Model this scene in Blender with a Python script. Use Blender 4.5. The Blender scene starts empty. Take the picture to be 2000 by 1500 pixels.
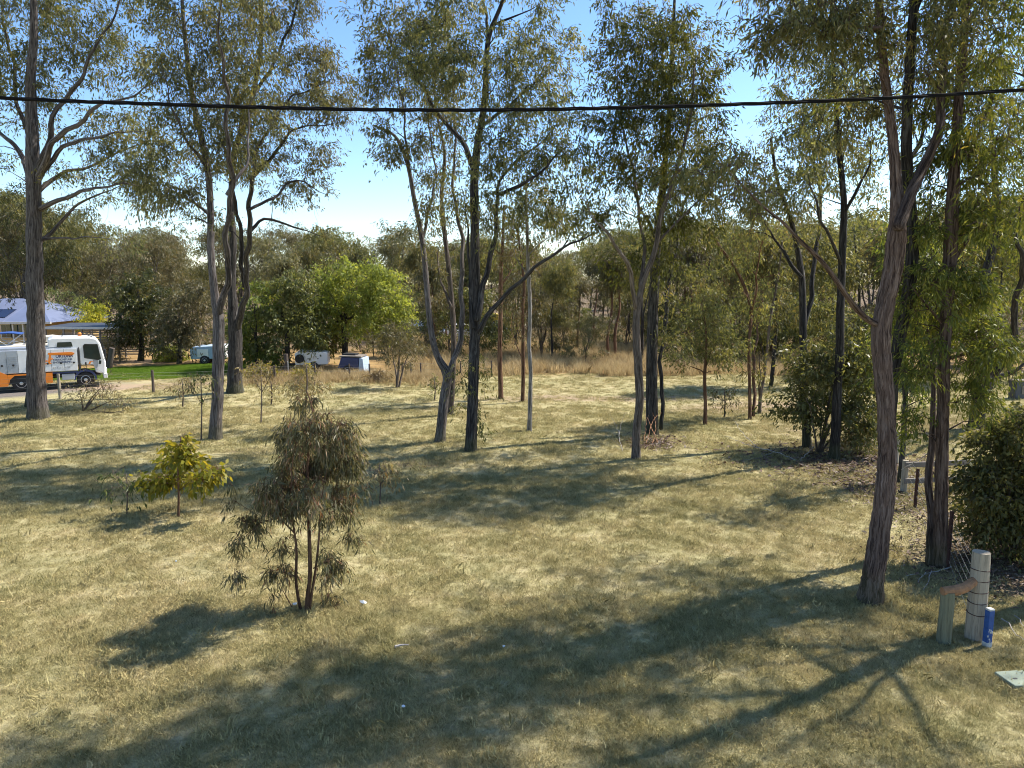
import bpy, math, random
import numpy as np
from mathutils import Vector, Matrix

# ------------------------------------------------------------------ camera
SC = bpy.context.scene
COL = SC.collection
FPX, CAMH, PITCH = 1428.0, 5.4, math.radians(8.0)
cam_d = bpy.data.cameras.new('camera')
cam_d.sensor_width = 36.0
cam_d.lens = 36.0 * FPX / 2000.0
cam_d.clip_end = 3000.0
cam = bpy.data.objects.new('camera', cam_d)
COL.objects.link(cam)
cam.location = (0, 0, CAMH)
cam.rotation_euler = (math.pi / 2 - PITCH, 0, 0)
SC.camera = cam

# ------------------------------------------------------------------ sky, sun
SUN_EL = math.radians(49.0)
SUN_AZ = math.atan2(0.46, 0.96)          # measured from +X towards +Y
SV = Vector((math.cos(SUN_EL) * math.cos(SUN_AZ), math.cos(SUN_EL) * math.sin(SUN_AZ), math.sin(SUN_EL)))
world = bpy.data.worlds.new('World')
SC.world = world
world.use_nodes = True
wn = world.node_tree
sky = wn.nodes.new('ShaderNodeTexSky')
sky.sky_type = 'NISHITA'
sky.sun_disc = False
sky.sun_elevation = SUN_EL
sky.sun_rotation = math.pi / 2 - SUN_AZ
sky.altitude = 50
sky.air_density = 0.9
sky.dust_density = 0.3
sky.ozone_density = 1.6
hs = wn.nodes.new('ShaderNodeHueSaturation')
hs.inputs['Saturation'].default_value = 1.15
wn.links.new(sky.outputs[0], hs.inputs['Color'])
wn.links.new(hs.outputs[0], wn.nodes['Background'].inputs[0])
wn.nodes['Background'].inputs[1].default_value = 0.103
sun_d = bpy.data.lights.new('sun', 'SUN')
sun_d.energy = 4.0
sun_d.angle = math.radians(0.6)
sun_d.color = (1.0, 0.93, 0.82)
sun = bpy.data.objects.new('sun', sun_d)
COL.objects.link(sun)
sun.rotation_euler = (-SV).to_track_quat('-Z', 'Y').to_euler()
SC.view_settings.view_transform = 'Standard'
SC.view_settings.look = 'None'
SC.view_settings.gamma = 1.0
SC.view_settings.exposure = 1.27
SC.view_settings.use_curve_mapping = False
try:
    SC.cycles.filter_width = 1.0
    SC.cycles.max_bounces = 6
    SC.cycles.diffuse_bounces = 3
    SC.cycles.glossy_bounces = 2
    SC.cycles.transmission_bounces = 4
except Exception:
    pass

# ------------------------------------------------------------------ place helpers
CT, ST = math.cos(PITCH), math.sin(PITCH)


def gz(x, y):
    """height of the ground: a nearly level paddock with shallow humps"""
    return (0.05 * np.sin(x * 0.31 + 1.3) * np.sin(y * 0.27 + 0.4) + 0.03 * np.sin(x * 0.83 + y * 0.37)
            + 0.02 * np.sin(x * 0.41 - y * 1.07 + 2.0))


def ray(px, py):
    u = (750.0 - py) / FPX
    return ((px - 1000.0) / FPX, CT + u * ST, -ST + u * CT)


def gp(px, py):
    """where the ground is in the direction read off the photograph"""
    d = ray(px, py)
    t = -CAMH / d[2]
    return d[0] * t, d[1] * t


def at(px, py, Y):
    d = ray(px, py)
    t = Y / d[1]
    return np.array([d[0] * t, Y, CAMH + d[2] * t])


def mpp(Y, z=0.0):
    """metres per photograph pixel at distance Y"""
    return (Y * CT + (CAMH - z) * ST) / FPX


# ------------------------------------------------------------------ objects
def tag(o, label=None, cat=None, group=None, kind=None):
    if label: o['label'] = label
    if cat: o['category'] = cat
    if group: o['group'] = group
    if kind: o['kind'] = kind
    return o


def empty(name, loc, rz=0.0):
    o = bpy.data.objects.new(name, None)
    COL.objects.link(o)
    o.location = loc
    o.rotation_euler = (0, 0, rz)
    o.empty_display_size = 0.2
    return o


def link_mesh(name, me, mat=None, parent=None):
    o = bpy.data.objects.new(name, me)
    COL.objects.link(o)
    if mat is not None and not me.materials:
        me.materials.append(mat)
    if parent is not None:
        o.parent = parent
    return o


def np_mesh(name, V, loops, sizes, smooth=False, attrs=None, vattrs=None):
    me = bpy.data.meshes.new(name)
    V = np.ascontiguousarray(V, dtype=np.float32)
    loops = np.ascontiguousarray(loops, dtype=np.int32)
    sizes = np.ascontiguousarray(sizes, dtype=np.int32)
    me.vertices.add(len(V))
    me.vertices.foreach_set('co', V.ravel())
    me.loops.add(len(loops))
    me.loops.foreach_set('vertex_index', loops)
    me.polygons.add(len(sizes))
    st = np.concatenate([[0], np.cumsum(sizes)[:-1]]).astype(np.int32)
    me.polygons.foreach_set('loop_start', st)
    try:
        me.polygons.foreach_set('loop_total', sizes)
    except Exception:
        pass
    if smooth:
        me.polygons.foreach_set('use_smooth', np.ones(len(sizes), dtype=bool))
    if attrs:
        for k, a in attrs.items():
            at_ = me.attributes.new(k, 'FLOAT', 'FACE')
            at_.data.foreach_set('value', np.ascontiguousarray(a, dtype=np.float32))
    if vattrs:
        for k, a in vattrs.items():
            at_ = me.attributes.new(k, 'FLOAT_VECTOR', 'POINT')
            at_.data.foreach_set('vector', np.ascontiguousarray(a, dtype=np.float32).ravel())
    me.update(calc_edges=True)
    me.validate()
    return me


class MB:
    """collects simple solids into one mesh"""
    def __init__(self):
        self.v, self.f, self.n = [], [], 0

    def add(self, vs, fs):
        self.v.extend([tuple(map(float, p)) for p in vs])
        self.f.extend([tuple(i + self.n for i in f) for f in fs])
        self.n += len(vs)
        return self

    def box(self, c, s, rz=0.0, ry=0.0, rx=0.0):
        M = Matrix.Translation(c) @ Matrix.Rotation(rz, 4, 'Z') @ Matrix.Rotation(ry, 4, 'Y') @ Matrix.Rotation(rx, 4, 'X')
        vs = [M @ Vector((sx * s[0] / 2, sy * s[1] / 2, sz * s[2] / 2)) for sx in (-1, 1) for sy in (-1, 1) for sz in (-1, 1)]
        return self.add(vs, [(0, 1, 3, 2), (4, 6, 7, 5), (0, 4, 5, 1), (2, 3, 7, 6), (0, 2, 6, 4), (1, 5, 7, 3)])

    def prism(self, poly, y0, y1):
        """polygon in x,z pushed along y"""
        n = len(poly)
        vs = [(x, y0, z) for x, z in poly] + [(x, y1, z) for x, z in poly]
        fs = [tuple(range(n)), tuple(range(2 * n - 1, n - 1, -1))] + [(i, i + n, (i + 1) % n + n, (i + 1) % n) for i in range(n)]
        return self.add(vs, fs)

    def bar(self, pts, r, sides=6):
        pts = [np.array(p, float) for p in pts]
        rad = [r] * len(pts) if np.isscalar(r) else list(r)
        V, L, S, _ = tube_arrays(np.array(pts), np.array(rad), sides)
        fs, k = [], 0
        for s in S:
            fs.append(tuple(int(i) for i in L[k:k + s])); k += s
        return self.add(V, fs)

    def lathe(self, prof, sides=24, M=None):
        """profile of (radius, height) about local z"""
        M = M or Matrix.Identity(4)
        vs, fs, n = [], [], len(prof)
        for i in range(sides):
            a = 2 * math.pi * i / sides
            for r, h in prof:
                vs.append(M @ Vector((r * math.cos(a), r * math.sin(a), h)))
        for i in range(sides):
            j = (i + 1) % sides
            for k in range(n - 1):
                fs.append((i * n + k, j * n + k, j * n + k + 1, i * n + k + 1))
        fs.append(tuple(i * n for i in range(sides - 1, -1, -1)))
        fs.append(tuple(i * n + n - 1 for i in range(sides)))
        return self.add(vs, fs)

    def build(self, name, mat, parent=None, bevel=0.0, smooth=False, seg=2):
        me = bpy.data.meshes.new(name)
        me.from_pydata(self.v, [], self.f)
        if smooth:
            for p in me.polygons: p.use_smooth = True
        me.update()
        o = link_mesh(name, me, mat, parent)
        if bevel:
            m = o.modifiers.new('bevel', 'BEVEL'); m.width = bevel; m.segments = seg; m.limit_method = 'ANGLE'
        return o


def tube_arrays(P, R, sides, ridge=0.0, rng=None, cap=True):
    """tapered tube; returns verts, loops, sizes and the bark coordinate"""
    P = np.asarray(P, float); R = np.asarray(R, float)
    n = len(P)
    T = np.gradient(P, axis=0)
    T /= np.linalg.norm(T, axis=1, keepdims=True) + 1e-9
    ref = np.array([1.0, 0, 0]) if abs(T[0][0]) < 0.8 else np.array([0, 1.0, 0])
    U = np.zeros_like(P)
    u = ref - T[0] * ref.dot(T[0]); u /= np.linalg.norm(u); U[0] = u
    for i in range(1, n):
        u = U[i - 1] - T[i] * U[i - 1].dot(T[i])
        u /= np.linalg.norm(u) + 1e-9
        U[i] = u
    W = np.cross(T, U)
    a = np.arange(sides) * 2 * math.pi / sides
    ln = np.concatenate([[0], np.cumsum(np.linalg.norm(np.diff(P, axis=0), axis=1))])
    rr = np.repeat(R[:, None], sides, 1)
    if ridge and rng is not None:
        ph = rng.uniform(0, 6.28, 6)
        A, L = np.meshgrid(a, ln)
        big = 0.5 * np.sin(A * 2 + L * 0.9 + ph[0]) + 0.5 * np.sin(A * 3 - L * 1.7 + ph[1]) + 0.35 * np.sin(L * 4.1 + A + ph[2])
        wob = A + 0.10 * np.sin(L * 2.3 + ph[3]) + 0.05 * np.sin(L * 7.0 + ph[4])
        k = max(7, sides // 3)
        fis = np.abs(np.sin(wob * k / 2 + 0.8 * np.sin(L * 1.3 + 2 * A))) ** 0.6 - 0.6
        fis += rng.uniform(-0.25, 0.25, fis.shape)
        rr = rr * (1 + 0.045 * big) + np.minimum(rr * ridge, 0.022) * fis
    V = P[:, None, :] + rr[:, :, None] * (np.cos(a)[None, :, None] * U[:, None, :] + np.sin(a)[None, :, None] * W[:, None, :])
    B = np.stack([np.cos(a)[None, :] * R[:, None], np.sin(a)[None, :] * R[:, None], np.repeat(ln[:, None], sides, 1)], -1)
    i = np.arange(n - 1)[:, None] * sides
    j = np.arange(sides)[None, :]
    jn = (j + 1) % sides
    q = np.stack([i + j, i + jn, i + sides + jn, i + sides + j], -1).reshape(-1, 4)
    L = q.ravel(); S = np.full(len(q), 4)
    if cap:
        L = np.concatenate([np.arange(sides)[::-1], L, np.arange(sides) + (n - 1) * sides])
        S = np.concatenate([[sides], S, [sides]])
    return V.reshape(-1, 3), L, S, B.reshape(-1, 3)


def tubes_mesh(name, lst):
    """lst of tube_arrays results -> one mesh"""
    Vs, Ls, Ss, Bs, n = [], [], [], [], 0
    for V, L, S, B in lst:
        Vs.append(V); Ls.append(L + n); Ss.append(S); Bs.append(B); n += len(V)
    return np_mesh(name, np.concatenate(Vs), np.concatenate(Ls), np.concatenate(Ss), True, vattrs={'bark': np.concatenate(Bs)})


def smooth_path(P, R, step):
    """Catmull-Rom through the points"""
    P = np.asarray(P, float); R = np.asarray(R, float)
    Q = np.vstack([2 * P[0] - P[1], P, 2 * P[-1] - P[-2]])
    oP, oR = [], []
    for i in range(len(P) - 1):
        p0, p1, p2, p3 = Q[i:i + 4]
        k = max(2, int(np.linalg.norm(p2 - p1) / step))
        t = np.linspace(0, 1, k, endpoint=False)[:, None]
        oP.append(0.5 * (2 * p1 + (p2 - p0) * t + (2 * p0 - 5 * p1 + 4 * p2 - p3) * t ** 2 + (3 * p1 - p0 - 3 * p2 + p3) * t ** 3))
        oR.append(R[i] + (R[i + 1] - R[i]) * t[:, 0])
    oP.append(P[-1:]); oR.append(R[-1:])
    return np.vstack(oP), np.concatenate(oR)


# ------------------------------------------------------------------ materials
def new_mat(name):
    m = bpy.data.materials.new(name)
    m.use_nodes = True
    nt = m.node_tree
    return m, nt, nt.nodes['Principled BSDF']


def N(nt, typ, **kw):
    n = nt.nodes.new(typ)
    for k, v in kw.items():
        if k in ('ins',):
            for a, b in v.items(): n.inputs[a].default_value = b
        else:
            setattr(n, k, v)
    return n


def ramp(nt, fac, stops):
    r = nt.nodes.new('ShaderNodeValToRGB')
    e = r.color_ramp.elements
    while len(e) < len(stops): e.new(0.5)
    for i, (p, c) in enumerate(stops):
        e[i].position = p; e[i].color = (*c, 1)
    nt.links.new(fac, r.inputs[0])
    return r.outputs[0]


def mixc(nt, fac, a, b, blend='MIX'):
    m = nt.nodes.new('ShaderNodeMix'); m.data_type = 'RGBA'; m.blend_type = blend
    for sock, v in ((m.inputs[0], fac), (m.inputs[6], a), (m.inputs[7], b)):
        if isinstance(v, (int, float)): sock.default_value = v
        elif isinstance(v, tuple): sock.default_value = (*v, 1)
        else: nt.links.new(v, sock)
    return m.outputs[2]


def math_n(nt, op, a, b=None, clamp=False):
    m = nt.nodes.new('ShaderNodeMath'); m.operation = op; m.use_clamp = clamp
    for i, v in enumerate((a, b)):
        if v is None: continue
        if isinstance(v, (int, float)): m.inputs[i].default_value = v
        else: nt.links.new(v, m.inputs[i])
    return m.outputs[0]


def noise(nt, vec, scale, detail=4, rough=0.55, dist=0.0):
    n = N(nt, 'ShaderNodeTexNoise', ins={'Scale': scale, 'Detail': detail, 'Roughness': rough, 'Distortion': dist})
    if vec is not None: nt.links.new(vec, n.inputs['Vector'])
    return n.outputs[0]


def simple(name, col, rough=0.6, metal=0.0, var=0.12, scale=6.0, bump=0.0, spec=0.5, coat=0.0):
    m, nt, p = new_mat(name)
    tc = N(nt, 'ShaderNodeTexCoord').outputs['Object']
    nz = noise(nt, tc, scale, 6, 0.65)
    lo = tuple(c * (1 - var) for c in col); hi = tuple(min(1, c * (1 + var)) for c in col)
    c = ramp(nt, nz, [(0.3, lo), (0.7, hi)])
    nt.links.new(c, p.inputs['Base Color'])
    p.inputs['Roughness'].default_value = rough
    p.inputs['Metallic'].default_value = metal
    p.inputs['Specular IOR Level'].default_value = spec
    if coat: p.inputs['Coat Weight'].default_value = coat
    if bump:
        b = N(nt, 'ShaderNodeBump', ins={'Strength': bump, 'Distance': 0.02})
        nt.links.new(noise(nt, tc, scale * 5, 6, 0.7), b.inputs['Height'])
        nt.links.new(b.outputs[0], p.inputs['Normal'])
    return m


def bark_mat(name, dark, mid, pale, patch=(0.30, 0.30, 0.28), patch_amt=0.2, moss=True):
    m, nt, p = new_mat(name)
    bk = N(nt, 'ShaderNodeAttribute', attribute_name='bark').outputs['Vector']
    mp = N(nt, 'ShaderNodeMapping'); nt.links.new(bk, mp.inputs[0]); mp.inputs['Scale'].default_value = (22, 22, 1.7)
    ridge = noise(nt, mp.outputs[0], 1.0, 8, 0.72, 1.1)
    mp2 = N(nt, 'ShaderNodeMapping'); nt.links.new(bk, mp2.inputs[0]); mp2.inputs['Scale'].default_value = (3.0, 3.0, 0.9)
    blot = noise(nt, mp2.outputs[0], 1.6, 5, 0.6)
    c = ramp(nt, ridge, [(0.40, dark), (0.50, mid), (0.66, pale)])
    pf = ramp(nt, blot, [(0.60, (0, 0, 0)), (0.72, (1, 1, 1))])
    c = mixc(nt, math_n(nt, 'MULTIPLY', pf, patch_amt), c, patch)
    oi = N(nt, 'ShaderNodeObjectInfo').outputs['Random']
    hv = N(nt, 'ShaderNodeHueSaturation'); nt.links.new(c, hv.inputs['Color'])
    nt.links.new(math_n(nt, 'ADD', math_n(nt, 'MULTIPLY', oi, 0.5), 0.75), hv.inputs['Value'])
    c = hv.outputs[0]
    if moss:   # green growth on the butt of the trunk
        g = N(nt, 'ShaderNodeNewGeometry').outputs['Position']
        sp = N(nt, 'ShaderNodeSeparateXYZ'); nt.links.new(g, sp.inputs[0])
        h = math_n(nt, 'ADD', sp.outputs[2], math_n(nt, 'MULTIPLY', blot, -0.7))
        mf = ramp(nt, h, [(0.0, (1, 1, 1)), (0.30, (0, 0, 0))])
        c = mixc(nt, math_n(nt, 'MULTIPLY', mf, 0.25), c, (0.10, 0.11, 0.035))
    nt.links.new(c, p.inputs['Base Color'])
    p.inputs['Roughness'].default_value = 0.9
    p.inputs['Specular IOR Level'].default_value = 0.2
    b = N(nt, 'ShaderNodeBump', ins={'Strength': 1.0, 'Distance': 0.07})
    nt.links.new(ridge, b.inputs['Height'])
    nt.links.new(b.outputs[0], p.inputs['Normal'])
    return m


def leaf_mat(name, stops, trans=0.45, rough=0.5, tint=1.35):
    m, nt, p = new_mat(name)
    rnd = N(nt, 'ShaderNodeAttribute', attribute_name='rnd').outputs['Fac']
    c = ramp(nt, rnd, stops)
    oi = N(nt, 'ShaderNodeObjectInfo').outputs['Random']
    hv = N(nt, 'ShaderNodeHueSaturation'); nt.links.new(c, hv.inputs['Color'])
    nt.links.new(math_n(nt, 'ADD', math_n(nt, 'MULTIPLY', oi, 0.036), 0.482), hv.inputs['Hue'])
    nt.links.new(math_n(nt, 'ADD', math_n(nt, 'MULTIPLY', oi, 0.55), 0.76), hv.inputs['Value'])
    c = hv.outputs[0]
    nt.links.new(c, p.inputs['Base Color'])
    p.inputs['Roughness'].default_value = rough
    p.inputs['Specular IOR Level'].default_value = 0.3
    tr = N(nt, 'ShaderNodeBsdfTranslucent')
    nt.links.new(mixc(nt, 1.0, c, (1.32 * tint, 1.17 * tint, 0.58 * tint), 'MULTIPLY'), tr.inputs[0])
    mx = N(nt, 'ShaderNodeMixShader'); mx.inputs[0].default_value = trans
    nt.links.new(p.outputs[0], mx.inputs[1]); nt.links.new(tr.outputs[0], mx.inputs[2])
    nt.links.new(mx.outputs[0], nt.nodes['Material Output'].inputs[0])
    return m


M = {}
M['bark_grey'] = bark_mat('bark_grey', (0.035, 0.029, 0.027), (0.115, 0.098, 0.09), (0.24, 0.215, 0.20))
M['bark_dark'] = bark_mat('bark_dark', (0.015, 0.013, 0.013), (0.05, 0.044, 0.04), (0.13, 0.12, 0.11), patch_amt=0.45)
M['bark_red'] = bark_mat('bark_red', (0.035, 0.022, 0.018), (0.13, 0.088, 0.07), (0.25, 0.19, 0.16), patch_amt=0.12)
M['bark_thin'] = bark_mat('bark_thin', (0.05, 0.04, 0.033), (0.14, 0.11, 0.09), (0.26, 0.22, 0.19), moss=False)
M['bark_pale'] = bark_mat('bark_pale', (0.10, 0.09, 0.08), (0.27, 0.25, 0.23), (0.42, 0.40, 0.38), moss=False)
M['bark_brown'] = bark_mat('bark_brown', (0.06, 0.03, 0.02), (0.17, 0.095, 0.06), (0.28, 0.18, 0.12), moss=False)
GUM = [(0.0, (0.045, 0.055, 0.026)), (0.35, (0.088, 0.096, 0.042)), (0.65, (0.135, 0.135, 0.058)), (0.88, (0.20, 0.175, 0.068)), (1.0, (0.20, 0.125, 0.06))]
M['leaf_gum'] = leaf_mat('leaf_gum', GUM)
M['leaf_yellow'] = leaf_mat('leaf_yellow', [(0.0, (0.045, 0.062, 0.016)), (0.4, (0.095, 0.118, 0.026)), (0.75, (0.17, 0.18, 0.04)), (1.0, (0.26, 0.21, 0.05))], 0.42)
M['leaf_bright'] = leaf_mat('leaf_bright', [(0.0, (0.085, 0.105, 0.025)), (0.5, (0.19, 0.215, 0.05)), (1.0, (0.31, 0.30, 0.08))], 0.5)
M['leaf_green'] = leaf_mat('leaf_green', [(0.0, (0.05, 0.06, 0.024)), (0.5, (0.115, 0.128, 0.048)), (1.0, (0.20, 0.195, 0.08))], 0.42, 0.4)
M['leaf_dark'] = leaf_mat('leaf_dark', [(0.0, (0.028, 0.040, 0.016)), (0.5, (0.065, 0.08, 0.03)), (0.85, (0.125, 0.13, 0.045)), (1.0, (0.21, 0.14, 0.05))], 0.4, 0.38)
M['leaf_far'] = leaf_mat('leaf_far', [(0.0, (0.055, 0.058, 0.032)), (0.5, (0.125, 0.12, 0.06)), (0.85, (0.19, 0.16, 0.08)), (1.0, (0.22, 0.15, 0.085))], 0.3)
M['leaf_shrub'] = leaf_mat('leaf_shrub', [(0.0, (0.045, 0.055, 0.03)), (0.45, (0.105, 0.112, 0.062)), (0.75, (0.18, 0.165, 0.10)), (0.9, (0.27, 0.22, 0.15)), (1.0, (0.24, 0.11, 0.05))], 0.38, 0.55)
M['leaf_sapling'] = leaf_mat('leaf_sapling', [(0.0, (0.10, 0.14, 0.02)), (0.5, (0.24, 0.26, 0.035)), (1.0, (0.46, 0.40, 0.05))], 0.45)
M['leaf_dry'] = leaf_mat('leaf_dry', [(0.0, (0.12, 0.10, 0.05)), (0.6, (0.27, 0.23, 0.12)), (1.0, (0.22, 0.13, 0.06))], 0.3)

# ground ------------------------------------------------------------


def ellipse_mask(nt, pos, nzs, cx, cy, rx, ry, rot=0.0, soft=0.25, wob=0.5):
    mp = N(nt, 'ShaderNodeMapping', vector_type='TEXTURE')
    nt.links.new(pos, mp.inputs[0])
    mp.inputs['Location'].default_value = (cx, cy, 0)
    mp.inputs['Rotation'].default_value = (0, 0, rot)
    mp.inputs['Scale'].default_value = (rx, ry, 1e6)
    ln = N(nt, 'ShaderNodeVectorMath', operation='LENGTH'); nt.links.new(mp.outputs[0], ln.inputs[0])
    d = math_n(nt, 'ADD', ln.outputs['Value'], math_n(nt, 'MULTIPLY', math_n(nt, 'SUBTRACT', nzs, 0.5), wob))
    return ramp(nt, d, [(max(0, 0.8 - soft), (1, 1, 1)), (0.8 + soft * 0.3, (0, 0, 0))])


def grass_tone(nt, pos):
    """large-scale colour of the dry lawn, shared by soil and blades"""
    big = noise(nt, pos, 0.22, 5, 0.6)
    mid = noise(nt, pos, 1.3, 5, 0.65)
    c1 = ramp(nt, big, [(0.30, (0.34, 0.325, 0.17)), (0.5, (0.45, 0.40, 0.225)), (0.72, (0.53, 0.445, 0.28))])
    c2 = ramp(nt, mid, [(0.30, (0.24, 0.24, 0.11)), (0.5, (0.44, 0.40, 0.215)), (0.72, (0.58, 0.50, 0.32))])
    return mixc(nt, 0.55, c1, c2)


def ground_material():
    m, nt, p = new_mat('ground')
    pos = N(nt, 'ShaderNodeNewGeometry').outputs['Position']
    base = grass_tone(nt, pos)
    fine = noise(nt, pos, 16.0, 8, 0.75)
    wob = noise(nt, pos, 0.5, 5, 0.65)
    c = mixc(nt, 0.8, base, ramp(nt, fine, [(0.28, (0.35, 0.30, 0.22)), (0.5, (0.85, 0.83, 0.78)), (0.72, (1.25, 1.2, 1.1))]), 'MULTIPLY')
    # straw-coloured rough beyond the mown paddock
    sp = N(nt, 'ShaderNodeSeparateXYZ'); nt.links.new(pos, sp.inputs[0])
    far = ramp(nt, math_n(nt, 'MULTIPLY', math_n(nt, 'ADD', sp.outputs[1], math_n(nt, 'MULTIPLY', wob, 6.0)), 0.01), [(0.44, (0, 0, 0)), (0.47, (1, 1, 1))])
    c = mixc(nt, far, c, mixc(nt, wob, (0.20, 0.12, 0.05), (0.42, 0.29, 0.13)))
    deep = ramp(nt, math_n(nt, 'MULTIPLY', math_n(nt, 'ADD', sp.outputs[1], math_n(nt, 'MULTIPLY', wob, 10.0)), 0.01), [(0.60, (0, 0, 0)), (0.68, (1, 1, 1))])
    c = mixc(nt, deep, c, mixc(nt, wob, (0.09, 0.065, 0.04), (0.22, 0.16, 0.10)))   # leaf-strewn floor of the wood
    # driveway of grey gravel under the truck
    x0, y0 = gp(40, 772)
    dm = ellipse_mask(nt, pos, wob, x0 - 6, y0 - 1, 14, 4.0, 0.5, 0.2, 0.3)
    c = mixc(nt, dm, c, mixc(nt, fine, (0.09, 0.08, 0.075), (0.25, 0.22, 0.20)))
    # bare pinkish earth in front of the green lawn and right of the fence
    for (px, py, rx, ry, rot) in ((300, 752, 7, 1.6, 0.25), (250, 706, 6, 2.2, 0.2), (1880, 838, 9, 3.2, 0.0), (1500, 795, 6, 2.0, 0.1), (1180, 778, 8, 1.4, 0.0), (1920, 1010, 2.2, 5.5, -0.25)):
        x, y = gp(px, py)
        mk = ellipse_mask(nt, pos, wob, x, y, rx, ry, rot, 0.4, 0.7)
        c = mixc(nt, math_n(nt, 'MULTIPLY', mk, 0.85), c, mixc(nt, fine, (0.24, 0.16, 0.10), (0.47, 0.36, 0.26)))
    # watered green lawn by the house
    x, y = gp(290, 727)
    gm = ellipse_mask(nt, pos, wob, x, y, 7.8, 4.2, 0.35, 0.15, 0.25)
    c = mixc(nt, gm, c, mixc(nt, fine, (0.09, 0.16, 0.015), (0.19, 0.30, 0.03)))
    # brown leaf litter under the thicket and the big bush
    for (px, py, rx, ry) in ((1650, 905, 3.0, 2.6), (1960, 1110, 2.3, 2.6), (1270, 868, 1.2, 1.2), (1690, 960, 1.0, 1.2), (820, 905, 1.6, 0.7), (490, 880, 1.5, 0.6)):
        x, y = gp(px, py)
        mk = ellipse_mask(nt, pos, wob, x, y, rx, ry, 0.0, 0.5, 0.8)
        c = mixc(nt, math_n(nt, 'MULTIPLY', mk, 0.75), c, mixc(nt, fine, (0.06, 0.04, 0.03), (0.22, 0.15, 0.10)))
    nt.links.new(c, p.inputs['Base Color'])
    p.inputs['Roughness'].default_value = 0.95
    p.inputs['Specular IOR Level'].default_value = 0.1
    b = N(nt, 'ShaderNodeBump', ins={'Strength': 0.9, 'Distance': 0.05})
    nt.links.new(math_n(nt, 'ADD', fine, noise(nt, pos, 5.0, 6, 0.7)), b.inputs['Height'])
    nt.links.new(b.outputs[0], p.inputs['Normal'])
    return m


def blade_material(name, kind):
    m, nt, p = new_mat(name)
    pos = N(nt, 'ShaderNodeNewGeometry').outputs['Position']
    oi = N(nt, 'ShaderNodeObjectInfo').outputs['Random']
    rnd = N(nt, 'ShaderNodeAttribute', attribute_name='rnd').outputs['Fac']
    f = math_n(nt, 'ADD', math_n(nt, 'MULTIPLY', oi, 0.5), math_n(nt, 'MULTIPLY', rnd, 0.5))
    if kind == 'lawn':
        c = mixc(nt, 0.75, grass_tone(nt, pos), ramp(nt, f, [(0.12, (0.42, 0.40, 0.24)), (0.42, (0.86, 0.85, 0.66)), (0.6, (1.06, 1.0, 0.84)), (0.85, (1.4, 1.28, 1.12))]), 'MULTIPLY')
    elif kind == 'straw':
        c = ramp(nt, f, [(0.1, (0.28, 0.19, 0.09)), (0.5, (0.52, 0.40, 0.21)), (0.9, (0.68, 0.56, 0.33))])
    else:
        c = ramp(nt, f, [(0.1, (0.08, 0.15, 0.012)), (0.5, (0.17, 0.28, 0.025)), (0.9, (0.27, 0.38, 0.05))])
    nt.links.new(c, p.inputs['Base Color'])
    p.inputs['Roughness'].default_value = 0.7
    p.inputs['Specular IOR Level'].default_value = 0.2
    tr = N(nt, 'ShaderNodeBsdfTranslucent'); nt.links.new(c, tr.inputs[0])
    mx = N(nt, 'ShaderNodeMixShader'); mx.inputs[0].default_value = 0.3
    nt.links.new(p.outputs[0], mx.inputs[1]); nt.links.new(tr.outputs[0], mx.inputs[2])
    nt.links.new(mx.outputs[0], nt.nodes['Material Output'].inputs[0])
    return m


M['ground'] = ground_material()
M['lawn'] = blade_material('lawn_blade', 'lawn')
M['straw'] = blade_material('straw_blade', 'straw')
M['green'] = blade_material('green_blade', 'green')
M['white'] = simple('white_paint', (0.78, 0.79, 0.80), 0.35, 0, 0.05, 1.5, coat=0.3)
M['silver'] = simple('brushed_aluminium', (0.40, 0.43, 0.48), 0.38, 0.35, 0.12, 1.2)
M['orange'] = simple('orange_vinyl', (0.85, 0.24, 0.02), 0.4, 0, 0.06, 2.0)
M['navy'] = simple('navy_paint', (0.02, 0.035, 0.12), 0.4, 0, 0.15)
M['blue'] = simple('blue_canvas', (0.02, 0.07, 0.26), 0.7, 0, 0.15)
M['black'] = simple('black_plastic', (0.018, 0.018, 0.02), 0.6, 0, 0.2)
M['tyre'] = simple('tyre_rubber', (0.028, 0.026, 0.025), 0.85, 0, 0.3, 12, 0.2)
M['rim'] = simple('rim_steel', (0.55, 0.55, 0.56), 0.35, 0.6, 0.2)
M['glass'] = simple('dark_glass', (0.02, 0.035, 0.035), 0.05, 0, 0.1, spec=0.9)
M['pale_decal'] = simple('pale_decal', (0.72, 0.74, 0.76), 0.5, 0, 0.05)
M['grey_decal'] = simple('grey_decal', (0.32, 0.34, 0.37), 0.5, 0, 0.05)
M['cream'] = simple('cream_gelcoat', (0.74, 0.68, 0.56), 0.4, 0, 0.06, 1.2)
M['brick'] = simple('yellow_brick', (0.58, 0.39, 0.17), 0.85, 0, 0.18, 9, 0.3)
M['roof'] = simple('blue_grey_roof', (0.15, 0.18, 0.28), 0.55, 0.1, 0.1, 0.6)
M['solar'] = simple('solar_glass', (0.015, 0.02, 0.05), 0.15, 0, 0.2)
M['fascia'] = simple('pale_fascia', (0.50, 0.50, 0.48), 0.6, 0, 0.1)
M['dark_roof'] = simple('dark_roof_sheet', (0.06, 0.07, 0.09), 0.5, 0.2, 0.2, 0.8)
M['timber'] = simple('weathered_timber', (0.24, 0.20, 0.17), 0.85, 0, 0.3, 5, 0.4)
M['timber_grey'] = simple('grey_weathered_rail', (0.19, 0.165, 0.14), 0.85, 0, 0.3, 5, 0.4)
M['slat'] = simple('pale_slat', (0.36, 0.30, 0.26), 0.8, 0, 0.25)
M['wire'] = simple('galvanised_wire', (0.24, 0.24, 0.22), 0.5, 0.6, 0.2)
M['rust'] = simple('rusty_steel', (0.075, 0.035, 0.028), 0.8, 0.2, 0.35, 20, 0.3)
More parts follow.
